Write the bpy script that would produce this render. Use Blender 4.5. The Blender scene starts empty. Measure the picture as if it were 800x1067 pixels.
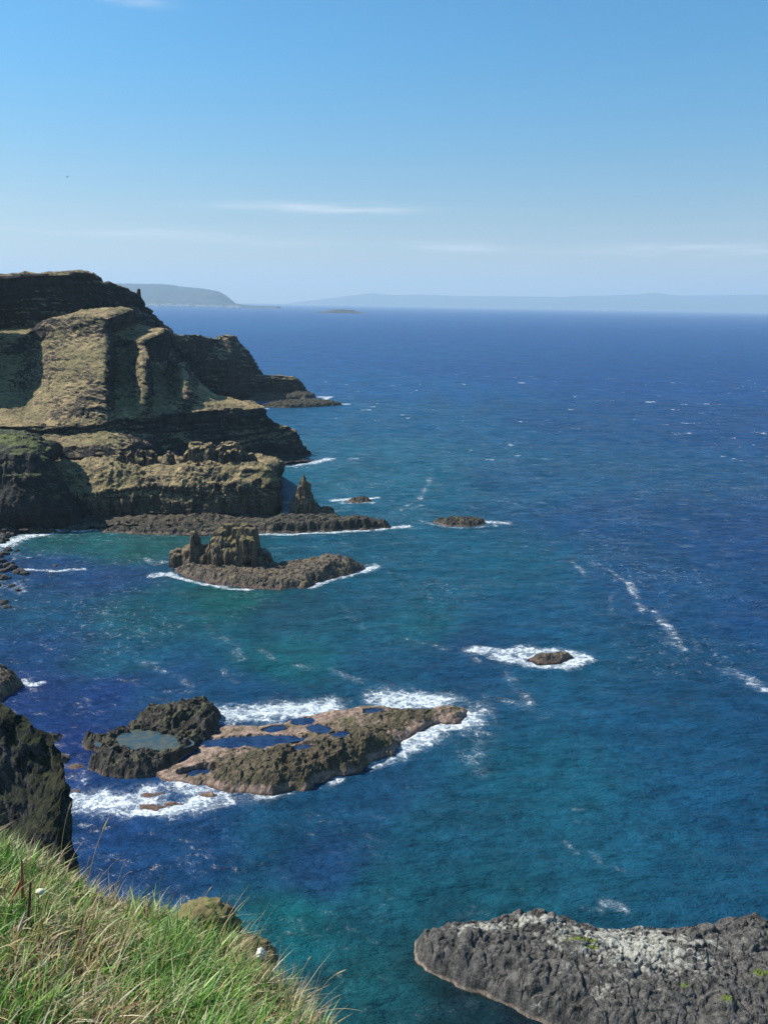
import bpy, math, random
import numpy as np
from mathutils import Matrix, Vector
rng = np.random.default_rng(7); random.seed(7)
C = bpy.context.scene.collection
W0, H0, F = 800.0, 1067.0, 834.0
CAMH = 80.0
PITCH = math.atan((533.5-318.2+1.7)/F)
ROLL = math.radians(0.985)
RM = (Matrix.Rotation(math.pi/2-PITCH, 3, 'X') @ Matrix.Rotation(ROLL, 3, 'Z'))
RN = np.array(RM)
def ray(px, py):
    v = np.array([(px-400.0)/F, (533.5-py)/F, -1.0])
    return RN @ v
def at(px, py, Y):                      # point at forward distance Y
    r = ray(px, py); t = Y/r[1]
    return np.array([r[0]*t, Y, CAMH+r[2]*t])
def sea(px, py, z=0.0):                 # point at height z
    r = ray(px, py); t = (z-CAMH)/r[2]
    return np.array([r[0]*t, r[1]*t, z])
# ------------------------------------------------------------------ noise
def _h(ix, iy, iz, s=0):
    h = (ix.astype(np.int64)*374761393 + iy.astype(np.int64)*668265263 + iz.astype(np.int64)*2147483647 + s*974711) & 0xffffffff
    h = ((h ^ (h >> 13))*1274126177) & 0xffffffff
    h = ((h ^ (h >> 15))*2246822519) & 0xffffffff
    return h ^ (h >> 16)
def hf(ix, iy, iz, s=0): return (_h(ix, iy, iz, s) & 0xffffff)/float(0xffffff)
def vnoise(p, s=0):                     # gradient noise about -1..1
    i = np.floor(p).astype(np.int64); f = p-i; u = f*f*f*(f*(f*6-15)+10)
    out = 0
    for dx in (0, 1):
        for dy in (0, 1):
            for dz in (0, 1):
                h = _h(i[:, 0]+dx, i[:, 1]+dy, i[:, 2]+dz, s)
                gx = (h & 1023)/511.5-1; gy = ((h >> 10) & 1023)/511.5-1; gz = ((h >> 20) & 1023)/511.5-1
                d = gx*(f[:, 0]-dx)+gy*(f[:, 1]-dy)+gz*(f[:, 2]-dz)
                w = (u[:, 0] if dx else 1-u[:, 0])*(u[:, 1] if dy else 1-u[:, 1])*(u[:, 2] if dz else 1-u[:, 2])
                out = out+w*d
    return out*1.3
def fbm(p, o=4, s=0, g=.5):
    a, t, n = 1, 0, 0
    for k in range(o):
        t = t+a*vnoise(p*2.03**k+k*17.3, s+k); n += a; a *= g
    return t/n
def ridged(p, o=4, s=0):
    a, t, n = 1, 0, 0
    for k in range(o):
        t = t+a*(1-2*np.abs(vnoise(p*2.1**k+k*11.7, s+k))); n += a; a *= .5
    return t/n
def worley2(x, y, s=0):                 # F1, F2, cell random, cell centre
    ix, iy = np.floor(x).astype(np.int64), np.floor(y).astype(np.int64)
    z0 = np.zeros_like(ix)
    f1 = np.full(x.shape, 9.0); f2 = f1.copy(); cx = x*0; cy = y*0; cr = x*0
    for dx in (-1, 0, 1):
        for dy in (-1, 0, 1):
            jx, jy = ix+dx, iy+dy
            px = jx+.5+(hf(jx, jy, z0, s)-.5)*.8; py = jy+.5+(hf(jx, jy, z0, s+5)-.5)*.8
            d = np.hypot(px-x, py-y); m = d < f1
            f2 = np.where(m, f1, np.minimum(f2, d)); f1 = np.where(m, d, f1)
            cx = np.where(m, px, cx); cy = np.where(m, py, cy); cr = np.where(m, hf(jx, jy, z0, s+9), cr)
    return f1, f2, cr, cx, cy
def ss(a, b, x):
    t = np.clip((x-a)/(b-a), 0, 1); return t*t*(3-2*t)
# ------------------------------------------------------------------ mesh helpers
def mesh_np(name, V, Fc, mat, parent=None, smooth=True, attrs=None):
    me = bpy.data.meshes.new(name)
    V = np.asarray(V, dtype=np.float32); Fc = np.asarray(Fc, dtype=np.int32); k = Fc.shape[1]
    me.vertices.add(len(V)); me.vertices.foreach_set('co', V.ravel())
    me.loops.add(Fc.size); me.loops.foreach_set('vertex_index', Fc.ravel())
    me.polygons.add(len(Fc)); me.polygons.foreach_set('loop_start', np.arange(0, Fc.size, k, dtype=np.int32))
    me.polygons.foreach_set('loop_total', np.full(len(Fc), k, dtype=np.int32))
    me.update(calc_edges=True); me.validate()
    me.polygons.foreach_set('use_smooth', np.full(len(me.polygons), bool(smooth)))
    for n, a in (attrs or {}).items():
        if a.ndim == 1:
            at_ = me.attributes.new(n, 'FLOAT', 'POINT'); at_.data.foreach_set('value', a.astype(np.float32))
        else:
            at_ = me.attributes.new(n, 'FLOAT_COLOR', 'POINT')
            c4 = np.ones((len(a), 4), dtype=np.float32); c4[:, :3] = a; at_.data.foreach_set('color', c4.ravel())
    me.materials.append(mat)
    o = bpy.data.objects.new(name, me); C.objects.link(o)
    if parent is not None: o.parent = parent
    return o
def grid_faces(nu, nv, mask=None):
    a = np.arange((nu-1)*(nv-1)); j, i = a//(nu-1), a % (nu-1)
    q = j*nu+i
    Fc = np.stack([q, q+1, q+nu+1, q+nu], 1)
    if mask is not None:
        m = mask.ravel(); Fc = Fc[m[Fc].any(1)]
    return Fc
def compact(V, Fc, attrs=None):
    used = np.unique(Fc); mp = np.full(len(V), -1); mp[used] = np.arange(len(used))
    return V[used], mp[Fc], {k: a[used] for k, a in (attrs or {}).items()}
def tag(o, label=None, cat=None, group=None, kind=None):
    for k, v in (('label', label), ('category', cat), ('group', group), ('kind', kind)):
        if v: o[k] = v
    return o
def empty(name, loc):
    o = bpy.data.objects.new(name, None); C.objects.link(o); o.location = Vector([float(a) for a in loc]); return o
def catmull(P, t):
    n = len(P); i = np.clip(np.floor(t).astype(int), 0, n-2); f = (t-i)[:, None]
    g = lambda k: P[np.clip(k, 0, n-1)]
    p0, p1, p2, p3 = g(i-1), g(i), g(i+1), g(i+2)
    m1 = .35*(p2-p0); m2 = .35*(p3-p1)
    return (2*f**3-3*f**2+1)*p1+(f**3-2*f**2+f)*m1+(-2*f**3+3*f**2)*p2+(f**3-f**2)*m2
def loft(name, rows, mat, step=1.0, amp=2.0, parent=None, disp=None, seed=0, steps_v=None, fl=7.0, strata=4.0, sw=1.0, lw=1.0, bw=1.0, smooth=False):
    """rows: lists of world points, the same number in each; one surface skinned through them, then roughened as layered rock"""
    R = [np.array(r, dtype=float) for r in rows]; n = len(R[0])
    mean = sum(R)/len(R)
    seg = np.linalg.norm(np.diff(mean, axis=0), axis=1)
    ts = [np.array([0.0])]
    for i, L in enumerate(seg):
        k = int(np.clip(L/step, 2, 260)); ts.append(i+np.arange(1, k+1)/k)
    t = np.concatenate(ts); L = [catmull(r, t) for r in R]
    out = [L[0]]
    for a, b in zip(L[:-1], L[1:]):
        k = int(np.clip(np.percentile(np.linalg.norm(b-a, axis=1), 70)/step, 2, 260))
        for q in range(1, k+1): out.append(a+(b-a)*q/k)
    G = np.array(out); nv, nu = G.shape[:2]
    S = G.copy()
    for _ in range(3):                                   # soften the control lines a little
        S[1:-1] = (S[:-2]+2*S[1:-1]+S[2:])/4
    G = S
    N = np.cross(np.gradient(G, axis=1).reshape(-1, 3), np.gradient(G, axis=0).reshape(-1, 3))
    N /= np.linalg.norm(N, axis=1)[:, None]+1e-9
    V = G.reshape(-1, 3); toc = np.array([0, 0, CAMH])-V
    N *= np.sign((N*toc).sum(1))[:, None]
    steep = ss(.25, .8, 1-np.abs(N[:, 2]))
    if disp is not None:
        V = disp(V, N, steep)
    else:
        big = fbm(V/(fl*4), 3, seed)*1.6
        flute = ridged(V/np.array([fl, fl, fl*4.5]), 4, seed+3)
        f1, f2, cr, _, _ = worley2(V[:, 0]/2.6, (V[:, 1]+V[:, 2]*.15)/2.6, seed)
        lay = fbm(np.stack([V[:, 0]/40, V[:, 1]/40, V[:, 2]/strata], 1), 3, seed+5)
        fine = fbm(V/1.8, 3, seed+8)
        gul = ridged(V/np.array([fl*1.8, fl*1.8, fl*6.5]), 3, seed+30)
        wz = V[:, 2]/strata+1.6*fbm(V/np.array([30, 30, 60]), 3, seed+20); fz = wz-np.floor(wz)
        step_ = ss(0, .25, fz)*(1-fz)*2-.6                 # ledges: a sharp lip, then a fall back to the next bed
        lump = ridged(V/np.array([fl*.8, fl*.8, fl*1.1]), 4, seed+25)
        patch = ss(-.25, .35, fbm(V/(fl*3), 3, seed+26))
        d = big*amp*1.2*bw + steep*amp*(flute*.8+.7*lay+.4*(cr-.5)+.35*sw*step_+.25*(lw-1)*lump) + (1-steep)*amp*(.45*gul+.35*fbm(V/6, 4, seed+11)+patch*(.55*sw*step_*ss(.12, .35, 1-np.abs(N[:, 2]))+.35*lw*lump)) + fine*amp*.3
        V = V+N*d[:, None]
        V[:, 2] += (1-steep)*0
    return mesh_np(name, V, grid_faces(nu, nv), mat, parent, smooth=smooth)
# ------------------------------------------------------------------ materials
class NT:
    def __init__(s, name):
        s.m = bpy.data.materials.new(name); s.m.use_nodes = True; s.t = s.m.node_tree; s.t.nodes.clear()
        s.out = s.n('ShaderNodeOutputMaterial'); s.b = s.n('ShaderNodeBsdfPrincipled'); s.l(s.b.outputs[0], s.out.inputs['Surface'])
        s.geo = s.n('ShaderNodeNewGeometry'); s.pos = s.geo.outputs['Position']
    def n(s, ty, **k):
        x = s.t.nodes.new(ty)
        for a, v in k.items(): setattr(x, a, v)
        return x
    def l(s, a, b): s.t.links.new(a, b)
    def put(s, sock, v):
        if isinstance(v, (int, float)): sock.default_value = v
        elif isinstance(v, (tuple, list)): sock.default_value = tuple(v)+((1,) if len(v) == 3 and sock.type == 'RGBA' else ())
        else: s.l(v, sock)
    def math(s, op, a, b=0.0, c=None, clamp=False):
        x = s.n('ShaderNodeMath', operation=op, use_clamp=clamp); s.put(x.inputs[0], a); s.put(x.inputs[1], b)
        if c is not None: s.put(x.inputs[2], c)
        return x.outputs[0]
    def vm(s, op, a, b=(0, 0, 0)):
        x = s.n('ShaderNodeVectorMath', operation=op); s.put(x.inputs[0], a); s.put(x.inputs[1], b); return x.outputs[0]
    def mix(s, f, a, b):
        x = s.n('ShaderNodeMix', data_type='RGBA'); s.put(x.inputs[0], f); s.put(x.inputs[6], a); s.put(x.inputs[7], b); return x.outputs[2]
    def noise(s, sc, det=4, rough=.55, vec=None, stretch=None, col=False, dist=0.0):
        v = vec if vec is not None else s.pos
        if stretch: v = s.vm('MULTIPLY', v, stretch)
        x = s.n('ShaderNodeTexNoise'); s.put(x.inputs['Scale'], sc); x.inputs['Detail'].default_value = det; x.inputs['Roughness'].default_value = rough
        x.inputs['Distortion'].default_value = dist
        s.l(v, x.inputs['Vector']); return x.outputs['Color' if col else 'Fac']
    def ramp(s, f, a, b, o0=0.0, o1=1.0):
        x = s.n('ShaderNodeMapRange', interpolation_type='SMOOTHSTEP'); s.put(x.inputs[0], f)
        for i, v in enumerate((a, b, o0, o1)): s.put(x.inputs[i+1], v)
        return x.outputs[0]
    def attr(s, n, out='Fac'):
        x = s.n('ShaderNodeAttribute', attribute_name=n); return x.outputs[out]
    def sepz(s, v, i=2):
        x = s.n('ShaderNodeSeparateXYZ'); s.l(v, x.inputs[0]); return x.outputs[i]
    def bump(s, h, dist=1.0, st=1.0):
        x = s.n('ShaderNodeBump'); x.inputs['Distance'].default_value = dist; x.inputs['Strength'].default_value = st; s.l(h, x.inputs['Height'])
        s.l(x.outputs[0], s.b.inputs['Normal'])
def rock_mat(name, dark, light, sc=1.0, grass=None, glo=.45, ghi=.72, tide=None, tide_h=.8, lichen=None, weed=None, bump=.35, patch=None, strat=True, hi=None, gz0=5.0):
    m = NT(name)
    n1 = m.noise(.09*sc, 5, .6); n2 = m.noise(.9*sc, 5, .65); n3 = m.noise(.25*sc, 4, .6, stretch=(1, 1, .25))
    c = m.mix(m.ramp(m.math('ADD', m.math('MULTIPLY', n2, .5), m.math('MULTIPLY', n3, .5)), .38, .64), dark, light)
    if strat:
        st = m.noise(.12, 3, .6, stretch=(.12, .12, 4.0))
        c = m.mix(m.ramp(st, .5, .68, 0, .6), c, tuple(x*.55+.004 for x in dark))
    if patch: c = m.mix(m.ramp(n1, .5, .62, 0, .8), c, patch)
    if grass:
        nz = m.sepz(m.geo.outputs['Normal'])
        f = m.ramp(m.math('ADD', nz, m.math('MULTIPLY', m.math('ADD', m.math('SUBTRACT', m.noise(.16*sc, 6, .7), .5), m.math('SUBTRACT', m.noise(.05*sc, 4, .6), .5)), 1.15)), glo, ghi)
        f = m.math('MULTIPLY', f, m.ramp(m.sepz(m.pos), gz0, gz0+4))
        gc = m.mix(m.ramp(m.noise(.05*sc, 5, .65), .38, .6), grass[0], grass[1])
        gc = m.mix(m.ramp(m.noise(.6*sc, 5, .7), .35, .7, 0, .55), gc, grass[2])
        trk = m.noise(.2, 3, .5, stretch=(.4, .4, 5))
        gc = m.mix(m.ramp(trk, .55, .62, 0, .35), gc, grass[2])
        gc = m.mix(m.ramp(m.noise(.33*sc, 6, .8), .50, .62, 0, .75), gc, tuple(q*1.35 for q in dark))
        gc = m.mix(m.ramp(m.noise(.11*sc, 7, .75), .54, .66, 0, .7), gc, tuple(q*1.45 for q in grass[0]))
        c = m.mix(f, c, gc)
    z = m.sepz(m.pos)
    if weed:
        nz = m.sepz(m.geo.outputs['Normal'])
        f = m.math('MULTIPLY', m.ramp(m.noise(.14*sc, 5, .65), .48, .6), m.ramp(nz, .3, .7))
        f = m.math('MULTIPLY', f, m.ramp(z, .9, 1.8))
        c = m.mix(m.math('MULTIPLY', f, .9), c, weed)
    if hi: c = m.mix(m.math('MULTIPLY', m.ramp(m.math('ADD', z, m.math('MULTIPLY', m.math('SUBTRACT', m.noise(.4, 5, .7), .5), 3.0)), 1.3, 2.1), .9), c, m.mix(m.ramp(n2, .4, .6), hi, tuple(q*2.1 for q in hi)))
    if lichen:
        a = m.attr('lichen')
        f = m.ramp(m.math('ADD', a, m.math('MULTIPLY', m.math('SUBTRACT', m.noise(1.1, 7, .8), .5), 2.0)), .46, .85)
        c = m.mix(f, c, lichen)
        g = m.attr('moss')
        c = m.mix(m.ramp(m.math('ADD', g, m.math('MULTIPLY', m.math('SUBTRACT', m.noise(2.3, 5, .8), .5), 1.9)), .62, .8), c, (.09, .12, .02))
    if tide:
        zz = m.math('ADD', z, m.math('MULTIPLY', m.math('SUBTRACT', m.noise(.7, 4, .7), .5), tide_h*1.6))
        c = m.mix(m.ramp(zz, tide_h*.8, tide_h*1.3, 1, 0), c, m.mix(m.ramp(n2, .35, .65), tide, tuple(x*.5 for x in tide)))
        c = m.mix(m.ramp(zz, .1*tide_h, .45*tide_h, 1, 0), c, (.012, .012, .012))
    m.l(c, m.b.inputs['Base Color']); m.b.inputs['Roughness'].default_value = .88; m.b.inputs['Specular IOR Level'].default_value = .25
    h = m.math('ADD', m.noise(1.2*sc, 8, .7), m.math('MULTIPLY', m.noise(4*sc, 4, .7), .3))
    m.bump(h, bump/sc, 1.0)
    return m.m
def plain(name, c, rough=.8, var=.25, sc=3.0, tr=0.0):
    m = NT(name)
    m.l(m.mix(m.noise(sc, 4), tuple(x*(1-var) for x in c), tuple(min(1, x*(1+var)) for x in c)), m.b.inputs['Base Color'])
    m.b.inputs['Roughness'].default_value = rough
    return m.m
GR = ((.36, .265, .135), (.23, .19, .085), (.095, .080, .046))
M_head = rock_mat('cliff_basalt', (.012, .011, .011), (.058, .050, .041), 1.0, GR, .50, .70, bump=.8)
M_head_far = rock_mat('far_cliff_basalt', (.010, .010, .010), (.042, .037, .032), .8, GR, .68, .86, bump=.8)
M_band = rock_mat('banded_basalt', (.010, .010, .010), (.055, .047, .038), 1.0, GR, .80, .95, bump=.8)
M_prom = rock_mat('promontory_basalt', (.022, .020, .017), (.115, .092, .062), 1.6, ((.30, .225, .115), (.20, .165, .075), (.10, .082, .045)), .40, .66, strat=False, bump=.5)
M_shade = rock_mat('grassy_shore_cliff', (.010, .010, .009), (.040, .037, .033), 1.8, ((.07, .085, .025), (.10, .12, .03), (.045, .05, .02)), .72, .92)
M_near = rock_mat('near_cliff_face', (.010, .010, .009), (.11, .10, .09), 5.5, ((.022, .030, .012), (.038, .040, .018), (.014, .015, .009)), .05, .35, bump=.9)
M_stack = rock_mat('stack_basalt', (.035, .028, .021), (.23, .175, .115), 2.2, ((.17, .135, .06), (.14, .12, .05), (.09, .07, .04)), .5, .8, strat=False, tide=(.16, .11, .09), tide_h=1.0, bump=.4)
M_ledge = rock_mat('ledge_basalt', (.030, .026, .021), (.17, .135, .098), 3.0, None, strat=False, tide=(.13, .085, .07), tide_h=.7, bump=.25, patch=(.15, .115, .07))
M_dark = rock_mat('dark_islet_rock', (.020, .018, .016), (.075, .066, .052), 2.6, None, strat=False, tide=(.16, .12, .09), tide_h=.7, weed=(.085, .080, .045), bump=.5)
M_pink = rock_mat('pink_shelf_rock', hi=(.040, .034, .020), dark=(.12, .085, .064), light=(.33, .235, .18), sc=2.6, strat=False, weed=(.055, .06, .018), tide=(.14, .09, .07), tide_h=.5, bump=.25, patch=(.075, .062, .030))
M_fore = rock_mat('cobbled_basalt', (.026, .025, .023), (.115, .108, .098), 4.0, None, strat=False, tide=(.25, .20, .155), tide_h=.5, lichen=(.29, .285, .245), bump=.3)
M_bould = rock_mat('boulder_basalt', (.018, .018, .018), (.075, .070, .064), 2.5, None, strat=False, bump=.3)
M_soil = rock_mat('bank_soil', (.05, .045, .02), (.10, .085, .035), 9.0, None, strat=False, bump=.08)
M_crag = rock_mat('crag_rock', (.035, .028, .018), (.20, .15, .085), 16.0, ((.10, .11, .035), (.16, .13, .06), (.07, .06, .03)), .62, .95, strat=False, bump=.06)
# ------------------------------------------------------------------ sea
def seg_d(x, y, a, b):
    ab = b-a; t = np.clip(((x-a[0])*ab[0]+(y-a[1])*ab[1])/(ab@ab+1e-9), 0, 1)
    return np.hypot(x-a[0]-t*ab[0], y-a[1]-t*ab[1])
# polylines of surf: pixel points give the spot on the water, then width in metres and strength
FOAM = [
 ([(492,679),(520,681),(545,678),(575,679)],2.2,.97), ([(520,686),(548,691),(590,693),(612,687),(595,682)],2.0,1.0), ([(545,684),(600,687)],2.0,1.0),
 ([(222,748),(255,745),(300,742),(340,738)],4.0,1.05), ([(230,754),(270,750),(310,746)],2.0,.9), ([(262,734),(215,735),(190,731)],.9,.8),
 ([(402,729),(425,727),(462,730)],3.6,1.3), ([(410,734),(455,734)],2.0,1.1), ([(340,736),(370,730),(400,735)],1.8,.75),
 ([(415,778),(440,765),(462,755),(488,752)],3.4,1.3), ([(420,784),(440,775),(450,768)],2.2,1.1), ([(498,738),(500,752),(485,760)],2.8,.95), ([(495,760),(505,775),(500,790)],2.4,.62),
 ([(462,775),(480,785),(500,800)],3,.55), ([(352,814),(345,818)],.9,1.1),([(385,800),(408,792)],1.1,1.0), ([(300,826),(250,833),(225,830)],1.6,.95), ([(275,829),(300,828)],1.0,.8),
 ([(75,836),(100,838),(135,840),(150,833)],3.4,1.25), ([(150,845),(185,845),(215,838),(232,832)],2.2,1.15), ([(185,818),(195,825),(215,826)],2.0,1.0), ([(95,832),(140,826),(165,822)],1.6,.85), ([(75,845),(110,848)],2.2,.6),
 ([(77,800),(95,803)],1.2,.75), ([(72,812),(88,815)],1.2,.65),
 ([(178,600),(205,608),(240,614),(262,615)],.9,1.05), ([(325,612),(345,605),(365,600),(392,592)],1.5,1.1), ([(378,592),(392,590)],1.8,.9), ([(160,601),(178,599)],1.7,1.05), ([(145,581),(162,588),(170,586)],1.7,.85),
 ([(265,557),(300,557),(350,555),(385,553)],1.1,1.1), ([(395,552),(410,550),(424,549)],2.0,1.25), ([(110,557),(150,559),(190,558),(250,558)],.7,.75),
 ([(284,533),(303,535)],1.8,1.2), ([(347,522),(365,520),(392,519)],1.6,1.2), ([(355,525),(388,524)],1.2,1.0),
 ([(437,543),(450,547),(475,551)],1.2,.95), ([(500,545),(526,545)],2.0,1.15), ([(480,551),(520,548)],1.2,.95),
 ([(276,485),(300,485),(328,482),(345,478)],2.4,1.05), ([(285,487),(320,486)],2,.8), ([(335,470),(390,474)],3.5,.5), ([(350,481),(405,478)],2.5,.55),
 ([(278,421),(310,420),(352,421),(362,421)],2.6,1.15), ([(315,414),(345,413),(335,417)],3,1.15), ([(296,417),(312,418)],2,.95), ([(365,421),(382,421)],2,.6), ([(340,436),(385,435)],2.5,.55),
 ([(5,568),(20,562),(40,555),(62,553)],3.4,1.25), ([(30,560),(55,556)],2.6,1.0), ([(62,552),(88,554),(112,549)],1.6,1.15), ([(52,561),(72,560)],.8,.95), ([(0,572),(15,568)],3,.8), ([(88,551),(100,553)],2,.9),
 ([(27,594),(60,595),(88,594)],.9,1.0), ([(44,598),(62,599)],.7,.7), ([(0,605),(15,612),(30,616)],3.0,.75), ([(0,612),(25,606)],2.0,.75), ([(0,632),(14,633)],1.6,.8),([(10,578),(20,582)],2,.6),
 ([(27,580),(33,581)],.8,.9),([(70,608),(80,608)],.8,.8),([(72,621),(86,622)],.8,.6),([(115,605),(120,606)],.7,.9),([(88,633),(100,634)],.8,.6),([(42,580),(58,582)],.5,.7),
 ([(24,712),(34,716),(44,713)],1.0,1.0),([(28,709),(42,717)],1.6,.6),
 # drifting streaks
 ([(448,493),(446,505),(437,520),(418,530),(420,538)],1.3,.80), ([(420,532),(440,527)],1.3,.75), ([(510,521),(530,524),(548,530)],1.4,.70), ([(515,463),(535,470)],1.5,.55),
 ([(625,590),(640,600),(655,608)],1.2,.78), ([(655,608),(665,628),(672,640)],1.4,.92), ([(682,640),(700,660),(712,675)],1.5,.90), ([(595,586),(608,600)],1.2,.72), ([(640,605),(635,640)],1.0,.60), ([(700,655),(698,672)],1.2,.7), ([(722,665),(727,678)],1.0,.62), ([(760,700),(780,710),(800,722)],2.0,.85),
 ([(527,700),(540,720),(550,735),(548,745)],1.4,.66), ([(505,725),(525,730),(548,742)],1.4,.62), ([(455,675),(485,683),(500,690)],1.2,.60), ([(425,665),(440,672)],1.0,.60),
 ([(350,630),(365,640),(378,655)],1.4,.62), ([(225,660),(240,670),(250,690)],1.6,.62), ([(150,690),(170,700),(200,715)],1.2,.55), ([(270,680),(300,690),(330,700)],1.6,.55), ([(235,700),(245,710)],1,.7), ([(285,605),(305,612)],1,.5),
 ([(340,700),(360,705),(378,712)],1.4,.66),([(205,640),(220,655)],1.2,.45),([(590,880),(600,890)],.6,.7),([(615,890),(630,905),(650,908)],.6,.68),([(598,846),(607,846)],.5,.9),([(600,858),(612,860)],.5,.85),([(633,948),(650,955)],.8,.85), ([(610,950),(625,955)],.7,.7),([(478,955),(500,950)],.7,.55),([(785,966),(800,972)],1.2,1.25),([(560,752),(575,748)],.7,.5),([(380,872),(400,880)],.8,.45),([(730,560),(760,575)],2,.45),
]
# water body colour: shallow over sand is green, over weed and in the painted cliff shadow at left it is violet blue, deep it is navy
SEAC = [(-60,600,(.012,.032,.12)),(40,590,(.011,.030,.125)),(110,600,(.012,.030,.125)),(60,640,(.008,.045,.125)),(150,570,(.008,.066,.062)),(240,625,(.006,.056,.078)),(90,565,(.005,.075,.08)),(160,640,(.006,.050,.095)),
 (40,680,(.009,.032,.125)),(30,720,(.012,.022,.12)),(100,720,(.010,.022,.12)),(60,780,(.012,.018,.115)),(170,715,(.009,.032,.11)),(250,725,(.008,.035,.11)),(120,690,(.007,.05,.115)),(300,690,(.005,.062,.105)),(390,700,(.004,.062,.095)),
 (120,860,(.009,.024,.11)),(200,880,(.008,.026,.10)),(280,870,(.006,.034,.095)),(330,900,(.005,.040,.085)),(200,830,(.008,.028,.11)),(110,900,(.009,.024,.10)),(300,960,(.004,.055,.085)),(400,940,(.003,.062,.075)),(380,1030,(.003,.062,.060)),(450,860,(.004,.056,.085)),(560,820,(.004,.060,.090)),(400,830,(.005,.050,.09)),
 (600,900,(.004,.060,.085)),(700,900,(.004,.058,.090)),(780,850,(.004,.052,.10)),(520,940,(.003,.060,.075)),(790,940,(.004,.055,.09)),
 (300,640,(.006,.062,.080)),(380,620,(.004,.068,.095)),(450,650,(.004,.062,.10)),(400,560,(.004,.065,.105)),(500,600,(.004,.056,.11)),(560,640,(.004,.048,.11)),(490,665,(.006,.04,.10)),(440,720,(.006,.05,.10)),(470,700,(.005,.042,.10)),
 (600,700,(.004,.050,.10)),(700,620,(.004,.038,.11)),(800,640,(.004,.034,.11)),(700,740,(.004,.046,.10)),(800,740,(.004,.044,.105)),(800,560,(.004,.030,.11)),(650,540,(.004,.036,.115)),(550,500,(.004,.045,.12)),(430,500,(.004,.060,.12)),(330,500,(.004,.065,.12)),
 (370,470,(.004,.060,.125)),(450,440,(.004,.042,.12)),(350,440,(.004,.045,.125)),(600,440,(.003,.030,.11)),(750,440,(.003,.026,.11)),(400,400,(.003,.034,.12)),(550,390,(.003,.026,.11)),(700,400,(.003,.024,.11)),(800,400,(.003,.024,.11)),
 (300,370,(.003,.030,.12)),(500,350,(.003,.028,.12)),(700,350,(.003,.028,.12)),(200,340,(.003,.034,.13)),(400,330,(.003,.032,.13)),(800,335,(.003,.03,.13)), (460,1060,(.002,.030,.032)),(500,1050,(.002,.034,.036)),(445,1020,(.002,.03,.03)),(470,1038,(.002,.016,.018)),(500,1050,(.001,.014,.016)),(530,1062,(.001,.012,.014)),(430,1040,(.002,.05,.05))]  # dark points off the foreground rock: its shade and reflection painted in
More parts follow.
